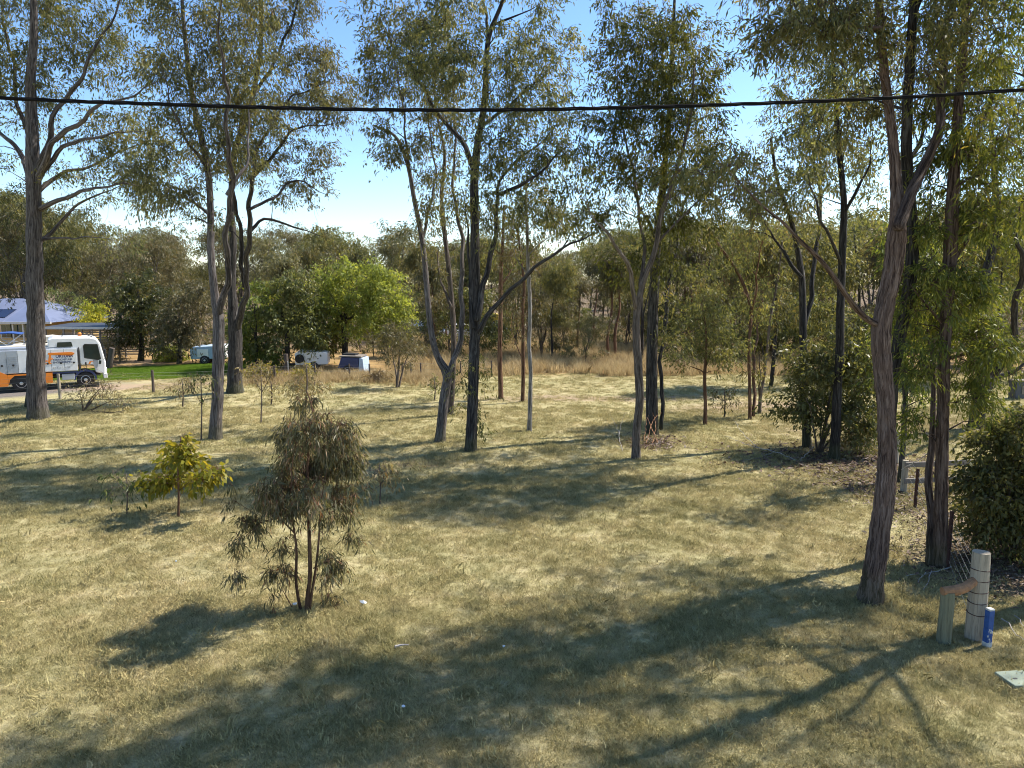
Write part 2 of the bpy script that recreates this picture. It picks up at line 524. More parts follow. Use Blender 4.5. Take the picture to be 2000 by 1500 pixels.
M['blue_post'] = simple('chipped_blue_paint', (0.018, 0.075, 0.26), 0.55, 0, 0.25, 9, 0.3)
M['worn_white'] = simple('worn_whitewash', (0.55, 0.54, 0.50), 0.8, 0, 0.25, 14, 0.3)
M['cable'] = simple('black_cable', (0.008, 0.008, 0.009), 0.85, 0, 0.2, spec=0.1)
M['concrete'] = simple('greenish_concrete', (0.24, 0.28, 0.21), 0.85, 0, 0.12, 8, 0.25)
M['tank'] = simple('green_tank', (0.05, 0.10, 0.075), 0.6, 0, 0.15)
M['sheet_white'] = simple('white_sheet_roof', (0.75, 0.77, 0.78), 0.5, 0, 0.06)
M['pale_blue'] = simple('pale_blue_canvas', (0.36, 0.47, 0.60), 0.7, 0, 0.15, 3)
M['stick'] = simple('bleached_stick', (0.34, 0.31, 0.28), 0.9, 0, 0.25, 10, 0.3)
M['yellow'] = simple('yellow_paint', (0.62, 0.45, 0.06), 0.5, 0, 0.1)
M['scrap'] = simple('white_paper', (0.72, 0.74, 0.75), 0.8, 0, 0.05)
M['red_bark_log'] = simple('orange_brown_log', (0.30, 0.155, 0.075), 0.85, 0, 0.45, 9, 0.5)


def post_material(name, col, dark):
    m, nt, p = new_mat(name)
    tc = N(nt, 'ShaderNodeTexCoord').outputs['Object']
    mp = N(nt, 'ShaderNodeMapping'); nt.links.new(tc, mp.inputs[0]); mp.inputs['Scale'].default_value = (45, 45, 2.0)
    gr = noise(nt, mp.outputs[0], 1.0, 7, 0.7, 0.4)
    bl = noise(nt, tc, 5.0, 5, 0.6)
    c = ramp(nt, gr, [(0.28, dark), (0.48, col), (0.75, tuple(min(1, k * 1.35) for k in col))])
    c = mixc(nt, math_n(nt, 'MULTIPLY', bl, 0.5), c, tuple(k * 0.6 for k in col))
    nt.links.new(c, p.inputs['Base Color'])
    p.inputs['Roughness'].default_value = 0.9
    p.inputs['Specular IOR Level'].default_value = 0.2
    b = N(nt, 'ShaderNodeBump', ins={'Strength': 0.8, 'Distance': 0.015})
    nt.links.new(gr, b.inputs['Height']); nt.links.new(b.outputs[0], p.inputs['Normal'])
    return m


M['post_grey'] = post_material('grey_split_post', (0.38, 0.33, 0.255), (0.09, 0.072, 0.05))
M['post_mossy'] = post_material('mossy_post', (0.19, 0.19, 0.125), (0.06, 0.055, 0.035))
M['post_brown'] = post_material('dark_post', (0.12, 0.095, 0.08), (0.03, 0.025, 0.02))

# ------------------------------------------------------------------ ground sheet


def spaced(lo, hi, fine_lo, fine_hi, step):
    a = list(np.arange(fine_lo, fine_hi + 1e-6, step))
    s, v = step, fine_hi
    while v < hi: s *= 1.35; v += s; a.append(min(v, hi))
    s, v, b = step, fine_lo, []
    while v > lo: s *= 1.35; v -= s; b.append(max(v, lo))
    return np.array(b[::-1] + a)


gx = spaced(-700, 700, -28, 28, 0.4)
gy = spaced(-60, 1200, 4, 46, 0.4)
GX, GY = np.meshgrid(gx, gy)
GZ = gz(GX, GY)
fade = np.clip((90 - np.hypot(GX, GY)) / 40, 0, 1)
GZ = GZ * fade
nx, ny = len(gx), len(gy)
ii = (np.arange(ny - 1)[:, None] * nx + np.arange(nx - 1)[None, :]).ravel()
q = np.stack([ii, ii + 1, ii + nx + 1, ii + nx], -1)
me = np_mesh('ground', np.stack([GX, GY, GZ], -1).reshape(-1, 3), q.ravel(), np.full(len(q), 4), True)
tag(link_mesh('ground', me, M['ground']), kind='structure')

# ------------------------------------------------------------------ trees


def leaves_mesh(name, tips, dirs, rng, per, size, length, width, droop=0.5, flat=0.0, crnd=None, bias=0.0):
    """small leaf quads spread along the sprays at each branch tip"""
    nt_ = len(tips)
    if nt_ == 0: return None
    sz = size if not np.isscalar(size) else np.full(nt_, size)
    cnt = np.maximum(3, (per * (sz / sz.mean()) ** 1.6 * rng.uniform(0.45, 1.5, nt_))).astype(int)
    idx = np.repeat(np.arange(nt_), cnt)
    n = len(idx)
    ntw = 9
    tw = rng.normal(size=(nt_, ntw, 3))
    tw /= np.linalg.norm(tw, axis=2, keepdims=True)
    tw = tw * 0.9 + dirs[:, None, :] * 0.6
    tw[:, :, 2] *= 0.75
    k = rng.integers(0, ntw, n)
    d = tw[idx, k]
    t = rng.uniform(0.1, 1.0, n) ** 0.8
    s = sz[idx]
    P = tips[idx] + d * (t * s)[:, None] + rng.normal(size=(n, 3)) * (s * 0.13)[:, None]
    P[:, 2] -= droop * s * t ** 2 * 0.8
    ax = d * 0.5 + rng.normal(size=(n, 3)) * 0.45
    ax[:, 2] -= droop * 1.5
    ax /= np.linalg.norm(ax, axis=1, keepdims=True)
    sd = np.cross(ax, rng.normal(size=(n, 3)))
    sd /= np.linalg.norm(sd, axis=1, keepdims=True) + 1e-9
    nr = np.cross(ax, sd)
    L = length * rng.uniform(0.6, 1.35, n); W = width * rng.uniform(0.7, 1.3, n)
    b = P
    m_ = P + ax * (L * 0.45)[:, None] + nr * (L * 0.06)[:, None]
    tip = P + ax * L[:, None] + np.array([0, 0, -1.0]) * (L * 0.12)[:, None]
    V = np.stack([b, m_ + sd * (W / 2)[:, None], tip, m_ - sd * (W / 2)[:, None]], 1).reshape(-1, 3)
    cr = rng.uniform(0, 1, nt_) if crnd is None else crnd
    r = np.clip(0.58 * rng.uniform(0, 1, n) + 0.42 * cr[idx] + bias, 0, 1)
    return np_mesh(name, V, np.arange(4 * n), np.full(n, 4), False, attrs={'rnd': r})


def grow(stems, clumps, rng, zmin=0.0, thick=1.0, curl=0.15):
    """join every clump to the nearest limb with a curved branch; later ones fork off earlier ones"""
    P = np.concatenate([s[0] for s in stems]); R = np.concatenate([s[1] for s in stems])
    keep = P[:, 2] > zmin
    if keep.sum() < 3: keep[:] = True
    P, R = P[keep], R[keep]
    cap = len(P) + len(clumps) * 14 + 10
    PP = np.zeros((cap, 3)); RR = np.zeros(cap); k = len(P)
    PP[:k] = P; RR[:k] = R
    dmin = np.array([np.min(np.linalg.norm(P - c, axis=1)) for c in clumps])
    out, dirs = [], np.zeros((len(clumps), 3))
    for ci in np.argsort(dmin):
        c = clumps[ci]
        dv = c - PP[:k]
        d = np.linalg.norm(dv, axis=1) + 1e-6
        cost = d * (1 + 0.9 * np.clip(-dv[:, 2] / d, -0.35, 1)) + 0.25 * np.clip(0.02 - RR[:k], 0, 1) * 20 * 0.3
        i = int(np.argmin(cost))
        p0, L = PP[i].copy(), d[i]
        if L < 0.05: dirs[ci] = (0, 0, 1); continue
        mid = p0 + (c - p0) * 0.45 + np.array([0, 0, 1.0]) * curl * L + rng.normal(size=3) * 0.10 * L
        m = int(np.clip(L / 0.3, 3, 12))
        t = np.linspace(0, 1, m + 1)[:, None]
        pts = (1 - t) ** 2 * p0 + 2 * t * (1 - t) * mid + t ** 2 * c
        pts[1:-1] += rng.normal(size=(m - 1, 3)) * 0.03 * L / m * 3
        r0 = min(RR[i] * 0.72, (0.009 + 0.0125 * L) * thick)
        rad = r0 + (0.005 * thick - r0) * t[:, 0] if r0 > 0.005 * thick else np.full(m + 1, r0)
        out.append((pts, rad))
        PP[k:k + m] = pts[1:]; RR[k:k + m] = rad[1:]; k += m
        e = pts[-1] - pts[-2]
        dirs[ci] = e / (np.linalg.norm(e) + 1e-9)
    return out, dirs


def make_tree(name, base, stems, clumps, csize, rng, bark, leaf, per, length, width, droop=0.5, zmin=0.0, thick=1.0, sides=14, ridge=0.5, twigs=True, bias=0.0, step=0.22, crook=0.05):
    """stems: list of (pts, radii) in world metres, the first being the trunk. Returns the Empty."""
    base = np.array(base, float)
    root = empty(name, base)
    sm = []
    for i, (p, r) in enumerate(stems):
        p, r = smooth_path(np.asarray(p) - base, r, step if i == 0 else step * 1.2)
        w = rng.normal(size=(len(p), 3)) * (0.10 * r)[:, None]; w[0] = 0; w[:, 2] = 0
        p = p + np.cumsum(w, 0) * 0.25 if len(p) < 60 else p + w * 0.3
        ln = np.concatenate([[0], np.cumsum(np.linalg.norm(np.diff(p, axis=0), axis=1))])
        if i and ln[-1] > 0.5:
            ph = rng.uniform(0, 6.28, 6); am = crook * np.clip(ln / 1.2, 0, 1)
            wv = np.stack([np.sin(ln * 2.1 + ph[0]) + 0.5 * np.sin(ln * 5.2 + ph[1]), np.sin(ln * 1.8 + ph[2]) + 0.5 * np.sin(ln * 4.7 + ph[3]), np.sin(ln * 2.4 + ph[4]) + 0.5 * np.sin(ln * 5.9 + ph[5])], -1)
            p = p + (wv - wv[0]) * am[:, None] * np.array([1, 1, 0.8])
            r = r * (1 - 0.65 * (ln / ln[-1]) ** 2)
            d0 = p[1] - p[0]; d0 = d0 / (np.linalg.norm(d0) + 1e-9)
            p = np.vstack([p[0] - d0 * r[0] * 0.5, p]); r = np.concatenate([[r[0] * 0.45], r])
        sm.append((p, r))
    me = tubes_mesh('trunk', [tube_arrays(*sm[0], sides, ridge, rng)])
    link_mesh('trunk', me, bark, root)
    for p, r in sm[1:]:
        me = tubes_mesh('limb', [tube_arrays(p, r, max(6, sides - 4), ridge, rng)])
        link_mesh('limb', me, bark, root)
    if len(clumps):
        clumps = np.asarray(clumps) - base
        br, dirs = grow(sm, clumps, rng, zmin, thick)
        lst = [tube_arrays(p, r, 5 if r[0] > 0.02 else 3, cap=False) for p, r in br]
        if twigs:
            for c, d in zip(clumps, dirs):
                for _ in range(3):
                    e = d * 0.6 + rng.normal(size=3) * 0.6
                    e *= csize * rng.uniform(0.5, 0.9) / (np.linalg.norm(e) + 1e-6)
                    pts = np.array([c, c + e * 0.55 + [0, 0, 0.04], c + e + [0, 0, -0.12 * csize]])
                    lst.append(tube_arrays(pts, np.array([0.007, 0.005, 0.003]) * thick, 3, cap=False))
        if lst:
            o = link_mesh('branchwork', tubes_mesh('branchwork', lst), bark, root)
            o['kind'] = 'stuff'
        me = leaves_mesh('crown', clumps, dirs, rng, per, np.full(len(clumps), csize) * rng.uniform(0.65, 1.3, len(clumps)), length, width, droop, bias=bias)
        o = link_mesh('crown', me, leaf, root)
        o['kind'] = 'stuff'
    return root


def pix_tree(name, label, cat, base_px, stems_px, blobs, seed, bark='bark_grey', leaf='leaf_gum', per=60, length=0.14, width=0.040, csize=0.5, droop=0.45,
             group=None, zmin=2.0, thick=1.2, sides=14, ridge=0.5, depth=0.8, bias=0.0, Y=None, drift=0.35, step=0.22, wmul=1.0, spread=1.12, dens=0.95, ends=6):
    """a tree read off the photograph: trunk and limbs as (px, py, width px), foliage masses as (px, py, rx, ry, count)"""
    rng = np.random.default_rng(seed)
    x, y = gp(*base_px)
    if Y is not None: y = Y
    Y0 = y
    nodes = []                      # px, py, depth
    stems = []
    for si, s in enumerate(stems_px):
        if si == 0 or not nodes:
            d0, sl = Y0, rng.uniform(-drift, drift) * 0.25
        else:
            nd = np.array(nodes)
            j = np.argmin(np.hypot(nd[:, 0] - s[0][0], nd[:, 1] - s[0][1]))
            d0 = nd[j, 2]; sl = rng.choice([-1, 1]) * rng.uniform(0.35, 1.0) * drift * 1.6
        pts, rad, run, prev = [], [], 0.0, None
        for (px, py, w) in s:
            sc = mpp(d0)
            if prev is not None: run += math.hypot(px - prev[0], py - prev[1]) * sc
            prev = (px, py)
            dd = d0 + sl * run
            pts.append(at(px, py, dd)); rad.append(max(0.006, 0.5 * w * mpp(dd) * wmul * (0.85 if si else 1.0)))
            nodes.append((px, py, dd))
        for (a, b) in zip(s[:-1], s[1:]):
            nodes.append(((a[0] + b[0]) / 2, (a[1] + b[1]) / 2, d0))
        stems.append((np.array(pts), np.array(rad)))
    base = np.array([stems[0][0][0][0], Y0, float(gz(stems[0][0][0][0], Y0))])
    p, r = stems[0]                 # flare at the butt, foot sunk in the soil
    foot = p[0].copy(); foot[2] = base[2] - 0.25
    p[0][2] = base[2] + 0.02
    fr = min(0.5, 0.45 / (np.linalg.norm(p[1] - p[0]) + 1e-6))
    up = p[0] + (p[1] - p[0]) * fr
    stems[0] = (np.vstack([foot, p[0], up, p[1:]]), np.concatenate([[r[0] * 1.25, r[0] * 1.10, r[0] + (r[1] - r[0]) * min(1, fr * 1.35)], r[1:]]))
    cl = []
    for b in blobs:
        cx, cy, rx, ry, n = b[:5]
        rx, ry, n = rx * spread, ry * spread, max(2, int(n * dens))
        dy = b[5] if len(b) > 5 else rng.uniform(-0.5, 0.5)
        sc = mpp(Y0)
        c = at(cx, cy, Y0 + dy)
        v = rng.normal(size=(n, 3)); v /= np.linalg.norm(v, axis=1, keepdims=True)
        v *= rng.uniform(0.15, 1.0, n)[:, None] ** 0.5
        cl.append(c + v * np.array([rx * sc, depth * 0.5 * (rx + ry) * sc, ry * sc]))
    for p_, r_ in stems[1:] if cl else []:          # leaves at the end of every limb
        for q_, m_ in ((p_[-1], ends), ((p_[-1] + p_[-2]) / 2, ends // 2)):
            cl.append(q_ + rng.normal(size=(m_, 3)) * csize * 0.9)
    cl = np.concatenate(cl) if cl else np.zeros((0, 3))
    root = make_tree(name, base, stems, cl, csize, rng, M[bark], M[leaf], per, length, width, droop, zmin, thick, sides, ridge, bias=bias, step=step, crook=min(0.07, csize * 0.12))
    return tag(root, label, cat, group)


TREE = 'gum tree'
# 1 the tall pale trunk at the far left
pix_tree('gum_tree', 'tall thick-trunked gum standing in front of the truck', TREE, (75, 822), [
    [(75, 822, 38), (71, 740, 33), (70, 640, 30), (68, 540, 28), (66, 430, 26), (65, 340, 26), (63, 260, 20), (60, 160, 16), (66, 60, 13), (62, -90, 8), (66, -220, 4)],
    [(62, 350, 13), (35, 300, 10), (5, 265, 8), (-40, 215, 6), (-80, 150, 4)],
    [(66, 345, 15), (88, 285, 12), (112, 215, 10), (165, 130, 8), (205, 60, 6), (228, -10, 5), (232, -120, 3)],
    [(72, 350, 14), (110, 280, 11), (170, 225, 9), (235, 195, 7), (300, 165, 4), (335, 148, 3)],
    [(72, 360, 11), (105, 300, 9), (170, 272, 7), (225, 262, 5), (290, 258, 3)],
    [(74, 375, 10), (115, 345, 8), (160, 330, 6), (235, 300, 5), (300, 270, 3)],
    [(74, 410, 11), (110, 388, 9), (170, 368, 7), (235, 358, 5), (285, 372, 3)],
    [(75, 475, 9), (110, 445, 7), (150, 410, 6), (200, 375, 5), (245, 360, 3)],
    [(76, 470, 6), (120, 462, 4), (170, 462, 3), (222, 468, 2)],
    [(62, 300, 9), (40, 200, 8), (22, 110, 7), (10, 20, 5), (-10, -100, 3)],
], [(40, 60, 75, 80, 70), (70, 150, 65, 50, 34), (130, 40, 70, 70, 40), (15, 150, 45, 40, 16), (190, 60, 60, 70, 34), (240, 130, 60, 60, 26), (60, 210, 40, 40, 16),
    (240, 240, 70, 45, 24), (180, 280, 60, 40, 16), (260, 300, 50, 40, 22), (290, 350, 45, 28, 26), (215, 330, 60, 30, 14), (120, 320, 40, 40, 9), (10, 300, 22, 30, 7), (-60, 140, 60, 90, 20),
    (20, -80, 130, 90, 60), (160, -90, 130, 80, 40), (80, -190, 110, 60, 30), (160, 390, 35, 25, 7), (290, 40, 50, 60, 16), (240, -40, 70, 50, 18)],
    11, per=58, csize=0.52, length=0.155, width=0.045)
# dark second trunk just behind it
pix_tree('gum_tree', 'slim dark gum half hidden behind the trunk beside the truck', TREE, (57, 797), [
    [(57, 797, 15), (61, 740, 13), (63, 660, 11), (66, 590, 8), (62, 540, 5), (55, 490, 2)],
    [(63, 640, 6), (52, 590, 4), (42, 540, 3), (20, 500, 2)]],
    [(20, 470, 45, 50, 18), (110, 520, 35, 40, 10), (50, 400, 45, 40, 12)], 12, bark='bark_dark', per=70, leaf='leaf_dark', csize=0.6)
# 2 forked gum, grey-blue bark
pix_tree('gum_tree', 'grey gum whose trunk forks into two straight stems, near the yellow-green sapling', TREE, (421, 857), [
    [(421, 857, 25), (424, 780, 22), (426, 700, 21), (427, 630, 20), (419, 570, 14), (412, 500, 13), (411, 400, 12), (402, 310, 11), (378, 200, 9), (362, 80, 7), (352, -60, 4), (350, -180, 2)],
    [(428, 615, 14), (436, 550, 13), (441, 470, 12), (442, 390, 12), (447, 310, 11), (438, 220, 9), (430, 110, 8), (424, -20, 6), (430, -180, 3)],
    [(410, 420, 7), (380, 392, 5), (345, 372, 4), (310, 350, 3)], [(404, 330, 6), (360, 250, 5), (330, 190, 4), (320, 130, 3)],
    [(443, 380, 7), (470, 330, 6), (480, 250, 5), (500, 170, 4)], [(411, 440, 4), (385, 425, 3), (362, 433, 2)],
], [(370, 40, 75, 75, 62), (450, 60, 70, 80, 60), (340, 150, 60, 50, 28), (420, 150, 75, 55, 46), (345, 270, 60, 45, 26), (430, 240, 70, 45, 44), (310, 340, 45, 35, 20), (365, 370, 40, 30, 14),
    (440, 310, 55, 35, 26), (500, 190, 40, 60, 22), (400, -80, 120, 70, 60), (420, -180, 90, 60, 34)], 21, bark='bark_grey', csize=0.55)
# 3 broad-based gum behind it
pix_tree('gum_tree', 'broad-based dark gum with several stems at the edge of the green lawn', TREE, (458, 768), [
    [(458, 768, 32), (459, 735, 28), (460, 680, 26), (459, 640, 24), (453, 570, 15), (455, 480, 13), (452, 400, 11), (458, 300, 10), (490, 200, 9), (510, 80, 7), (505, -40, 5), (500, -150, 3)],
    [(464, 645, 16), (476, 580, 13), (482, 490, 12), (486, 400, 11), (494, 320, 10), (530, 240, 8), (575, 190, 6), (640, 160, 4)],
    [(478, 560, 10), (470, 480, 9), (462, 390, 9), (440, 300, 7), (420, 200, 5)],
    [(490, 350, 9), (520, 320, 8), (555, 270, 6), (600, 245, 5), (660, 238, 3)],
    [(484, 455, 8), (520, 430, 6), (560, 440, 5), (600, 450, 4), (635, 465, 3)],
    [(486, 410, 7), (530, 380, 6), (580, 350, 5), (630, 375, 3)],
    [(500, 180, 7), (545, 100, 6), (575, 20, 5), (590, -80, 3)],
], [(520, 60, 80, 70, 60), (560, 130, 80, 55, 50), (630, 165, 45, 45, 30), (500, 230, 80, 50, 44), (585, 215, 60, 30, 30), (655, 210, 28, 30, 14), (540, 290, 60, 35, 26), (480, 310, 50, 45, 30), (610, 320, 32, 50, 24),
    (560, 370, 45, 30, 16), (390, 320, 45, 50, 18), (520, -50, 110, 60, 46), (500, -140, 90, 50, 26), (560, 20, 55, 40, 24), (620, 105, 30, 25, 14), (430, 430, 28, 30, 7)],
    31, bark='bark_dark', csize=0.54, per=62, length=0.165, width=0.048)
# 4 V-forked gum
pix_tree('gum_tree', 'gum with a low V-shaped fork, left of the two dark trunks mid-lawn', TREE, (860, 865), [
    [(860, 865, 20), (864, 820, 18), (869, 770, 18), (874, 732, 18), (852, 690, 12), (840, 630, 11), (833, 560, 10), (824, 470, 9), (808, 390, 8), (795, 320, 7), (770, 265, 5), (728, 245, 3)],
    [(872, 742, 13), (893, 685, 12), (900, 620, 11), (903, 550, 10), (900, 470, 9), (892, 400, 7), (884, 330, 6), (890, 240, 5), (880, 130, 4), (870, 30, 3)],
    [(824, 470, 6), (845, 400, 5), (850, 330, 4), (842, 250, 4), (830, 150, 3)], [(800, 330, 5), (790, 250, 4), (775, 160, 4), (760, 60, 3)],
], [(760, 285, 30, 40, 16), (745, 140, 45, 45, 22), (770, 60, 60, 55, 36), (800, 180, 60, 50, 30), (850, 250, 50, 50, 26), (800, 310, 35, 45, 16), (850, 370, 40, 45, 18), (830, 440, 30, 40, 10), (840, 80, 60, 60, 38), (720, 180, 30, 30, 10),
    (890, 200, 45, 50, 20), (800, -50, 110, 60, 44), (735, 250, 25, 18, 6), (700, 20, 18, 25, 3)], 41, bark='bark_grey', csize=0.44, per=52)
pix_tree('gum_tree', 'slender straight gum close behind the V-forked trunk', TREE, (880, 814), [
    [(880, 814, 12), (884, 740, 11), (886, 650, 10), (880, 560, 9), (870, 470, 8), (862, 390, 7), (868, 300, 5), (850, 200, 4), (850, 90, 3)],
    [(882, 600, 6), (865, 560, 5), (850, 520, 4), (858, 470, 3)]],
    [(850, 300, 45, 50, 16), (880, 390, 35, 45, 12), (850, 160, 60, 60, 22), (870, 540, 22, 30, 4)], 42, bark='bark_thin', csize=0.47, per=50)
# 5 the dark straight gum
pix_tree('gum_tree', 'dark straight gum with a long limb reaching out to the right, mid-lawn', TREE, (920, 883), [
    [(920, 883, 23), (923, 800, 21), (926, 700, 20), (927, 590, 18), (928, 480, 17), (927, 390, 16), (928, 325, 15), (938, 250, 12), (948, 190, 11), (950, 110, 9), (958, 60, 8), (985, -10, 6), (1000, -120, 3)],
    [(927, 335, 12), (905, 290, 11), (870, 245, 9), (840, 200, 8), (800, 140, 6), (765, 90, 5), (740, 40, 3)],
    [(935, 650, 12), (960, 605, 10), (1005, 555, 9), (1060, 515, 8), (1110, 480, 7), (1150, 455, 5), (1180, 430, 3)],
    [(932, 625, 13), (948, 550, 12), (962, 480, 11), (972, 420, 10), (980, 350, 8), (1020, 300, 6), (1075, 260, 5), (1110, 210, 3)],
    [(952, 60, 6), (945, 10, 5), (930, -60, 4)], [(962, 50, 5), (1010, 25, 4), (1045, 8, 3)],
    [(938, 250, 7), (985, 215, 6), (1030, 180, 5), (1080, 120, 3)], [(976, 380, 7), (1030, 350, 6), (1075, 305, 5), (1115, 275, 3)],
    [(925, 640, 9), (915, 590, 8), (918, 510, 7), (908, 430, 5), (900, 360, 4)],
], [(900, 60, 80, 60, 50), (960, 150, 80, 60, 52), (1040, 120, 60, 70, 44), (1000, 230, 60, 45, 30), (1070, 210, 50, 45, 28), (1010, 320, 60, 40, 34), (960, 300, 45, 45, 20), (1075, 300, 35, 30, 14), (860, 130, 60, 50, 34), (820, 110, 50, 60, 26),
    (1000, 380, 45, 35, 18), (930, 400, 40, 40, 10), (1080, 60, 35, 35, 12), (960, -60, 130, 60, 56), (1100, 330, 40, 30, 10), (1120, 430, 45, 30, 12), (925, 760, 26, 70, 12), (985, 420, 35, 30, 8)], 51, bark='bark_dark', csize=0.44, per=54)
# thin straight trunks on the middle lawn
pix_tree('gum_tree', 'thin pole-straight gum alone in the middle of the lawn', TREE, (1035, 843), [
    [(1035, 843, 9), (1036, 780, 8), (1037, 720, 7), (1034, 670, 7), (1036, 600, 7), (1032, 520, 6), (1030, 440, 5), (1028, 395, 4), (1030, 330, 2)],
    [(1031, 500, 3), (1060, 470, 3), (1090, 445, 2)], [(1032, 540, 3), (1005, 500, 2), (990, 470, 2)]],
    [(1060, 420, 40, 45, 22), (1020, 450, 30, 40, 12), (1090, 440, 30, 25, 10), (1040, 360, 40, 30, 12)], 61, bark='bark_pale', csize=0.45, per=60)
pix_tree('gum_tree', 'slim brown gum at the far edge of the lawn, left of the pole-straight one', TREE, (978, 778), [
    [(978, 778, 9), (976, 700, 9), (977, 620, 8), (978, 540, 7), (982, 470, 5), (985, 400, 3)], [(978, 560, 4), (1000, 520, 3), (1015, 480, 2)]],
    [(985, 440, 40, 50, 24), (1015, 500, 28, 35, 10), (955, 500, 28, 35, 8)], 62, bark='bark_brown', csize=0.6, per=60, leaf='leaf_far')
pix_tree('gum_tree', 'reddish slim gum just left of the pole-straight trunk on the lawn', TREE, (1021, 784), [
    [(1021, 784, 7), (1022, 730, 7), (1022, 660, 6), (1021, 600, 6), (1024, 560, 5), (1018, 500, 4), (1010, 440, 3)], [(1020, 700, 3), (1005, 660, 2), (995, 620, 2)]],
    [(1015, 520, 40, 50, 22), (1000, 600, 28, 35, 9), (1040, 590, 25, 35, 8)], 63, bark='bark_brown', csize=0.47, per=60, leaf='leaf_far')
# 6 leaning gum right of centre
pix_tree('gum_tree', 'bent slender gum nearest the camera right of centre, open lawn around it', TREE, (1242, 893), [
    [(1242, 893, 17), (1243, 840, 15), (1249, 780, 15), (1246, 720, 15), (1242, 660, 14), (1243, 610, 13), (1255, 550, 10), (1278, 490, 9), (1290, 420, 8), (1318, 340, 6), (1345, 240, 5), (1355, 130, 3)],
    [(1243, 605, 10), (1232, 555, 9), (1215, 500, 8), (1190, 460, 6), (1150, 420, 4), (1120, 360, 3)], [(1250, 560, 8), (1255, 480, 7), (1245, 390, 6), (1225, 290, 5), (1205, 180, 4), (1200, 60, 3)],
    [(1280, 480, 6), (1320, 430, 5), (1360, 390, 4), (1400, 370, 2)]],
    [(1210, 140, 60, 60, 36), (1280, 120, 70, 70, 56), (1350, 130, 65, 80, 56), (1260, 220, 80, 50, 50), (1350, 240, 60, 60, 42), (1200, 260, 55, 45, 24), (1250, 330, 70, 45, 36), (1340, 340, 65, 45, 34), (1170, 340, 45, 40, 14), (1300, 410, 70, 35, 28),
     (1180, 430, 45, 35, 14), (1370, 410, 45, 35, 16), (1280, 490, 60, 40, 18), (1210, 510, 45, 40, 10), (1205, 30, 40, 35, 10), (1310, 30, 45, 25, 12), (1290, -60, 110, 50, 34)], 71, bark='bark_thin', leaf='leaf_yellow', csize=0.44, per=60, bias=-0.12)
pix_tree('gum_tree', 'black thick trunk with a pale thin stem beside it, right of the bent gum', TREE, (1274, 850), [
    [(1274, 850, 24), (1273, 780, 22), (1273, 700, 21), (1275, 620, 20), (1279, 540, 18), (1284, 460, 15), (1295, 360, 12), (1305, 240, 9), (1312, 120, 7), (1318, -10, 4)],
    [(1292, 838, 9), (1291, 770, 8), (1290, 690, 8), (1300, 600, 10), (1310, 520, 9), (1325, 440, 7), (1350, 350, 5), (1370, 260, 3)],
    [(1283, 470, 8), (1255, 410, 6), (1235, 350, 4)]],
    [(1320, 200, 80, 80, 40), (1290, 330, 70, 60, 28), (1360, 330, 50, 60, 22), (1300, 60, 70, 60, 26), (1320, 560, 45, 50, 16), (1310, 650, 35, 50, 14), (1330, 480, 45, 40, 14)], 72, bark='bark_dark', csize=0.47, per=52)
pix_tree('young_gum_tree', 'young brown-stemmed tree with a bushy crown at the shaded lawn edge', 'young tree', (1377, 828), [
    [(1377, 828, 7), (1377, 780, 6), (1376, 730, 6), (1379, 690, 4), (1378, 640, 3), (1370, 590, 2)], [(1378, 720, 3), (1388, 690, 3), (1400, 660, 2)]],
    [(1370, 650, 45, 50, 30), (1340, 690, 30, 30, 12), (1405, 690, 30, 35, 14), (1385, 600, 35, 35, 14)], 73, bark='bark_brown', csize=0.45, per=70, zmin=1.2)
pix_tree('gum_tree', 'close pair of thin brown stems at the bare earth right of the young tree', TREE, (1465, 817), [
    [(1465, 817, 6), (1464, 750, 6), (1463, 680, 6), (1466, 600, 5), (1440, 530, 5), (1405, 480, 4), (1380, 440, 3)],
    [(1466, 620, 4), (1480, 550, 4), (1490, 480, 3), (1500, 420, 2)], [(1472, 812, 7), (1473, 740, 7), (1474, 680, 6), (1478, 620, 4), (1476, 560, 3)]],
    [(1470, 540, 50, 60, 26), (1430, 480, 45, 50, 18), (1500, 440, 45, 50, 18), (1455, 640, 25, 40, 9), (1480, 600, 30, 40, 12), (1400, 550, 40, 40, 12)], 74, bark='bark_brown', csize=0.47, per=50)
pix_tree('gum_tree', 'slim forked stem rising from dry straw behind the close pair', TREE, (1483, 806), [
    [(1483, 806, 6), (1485, 770, 6), (1493, 730, 5), (1497, 690, 4), (1505, 620, 4), (1520, 540, 3), (1530, 450, 2)], [(1484, 775, 4), (1480, 730, 3), (1483, 690, 3)]],
    [(1520, 480, 40, 60, 20), (1510, 590, 30, 40, 9)], 75, bark='bark_thin', csize=0.47, per=60)
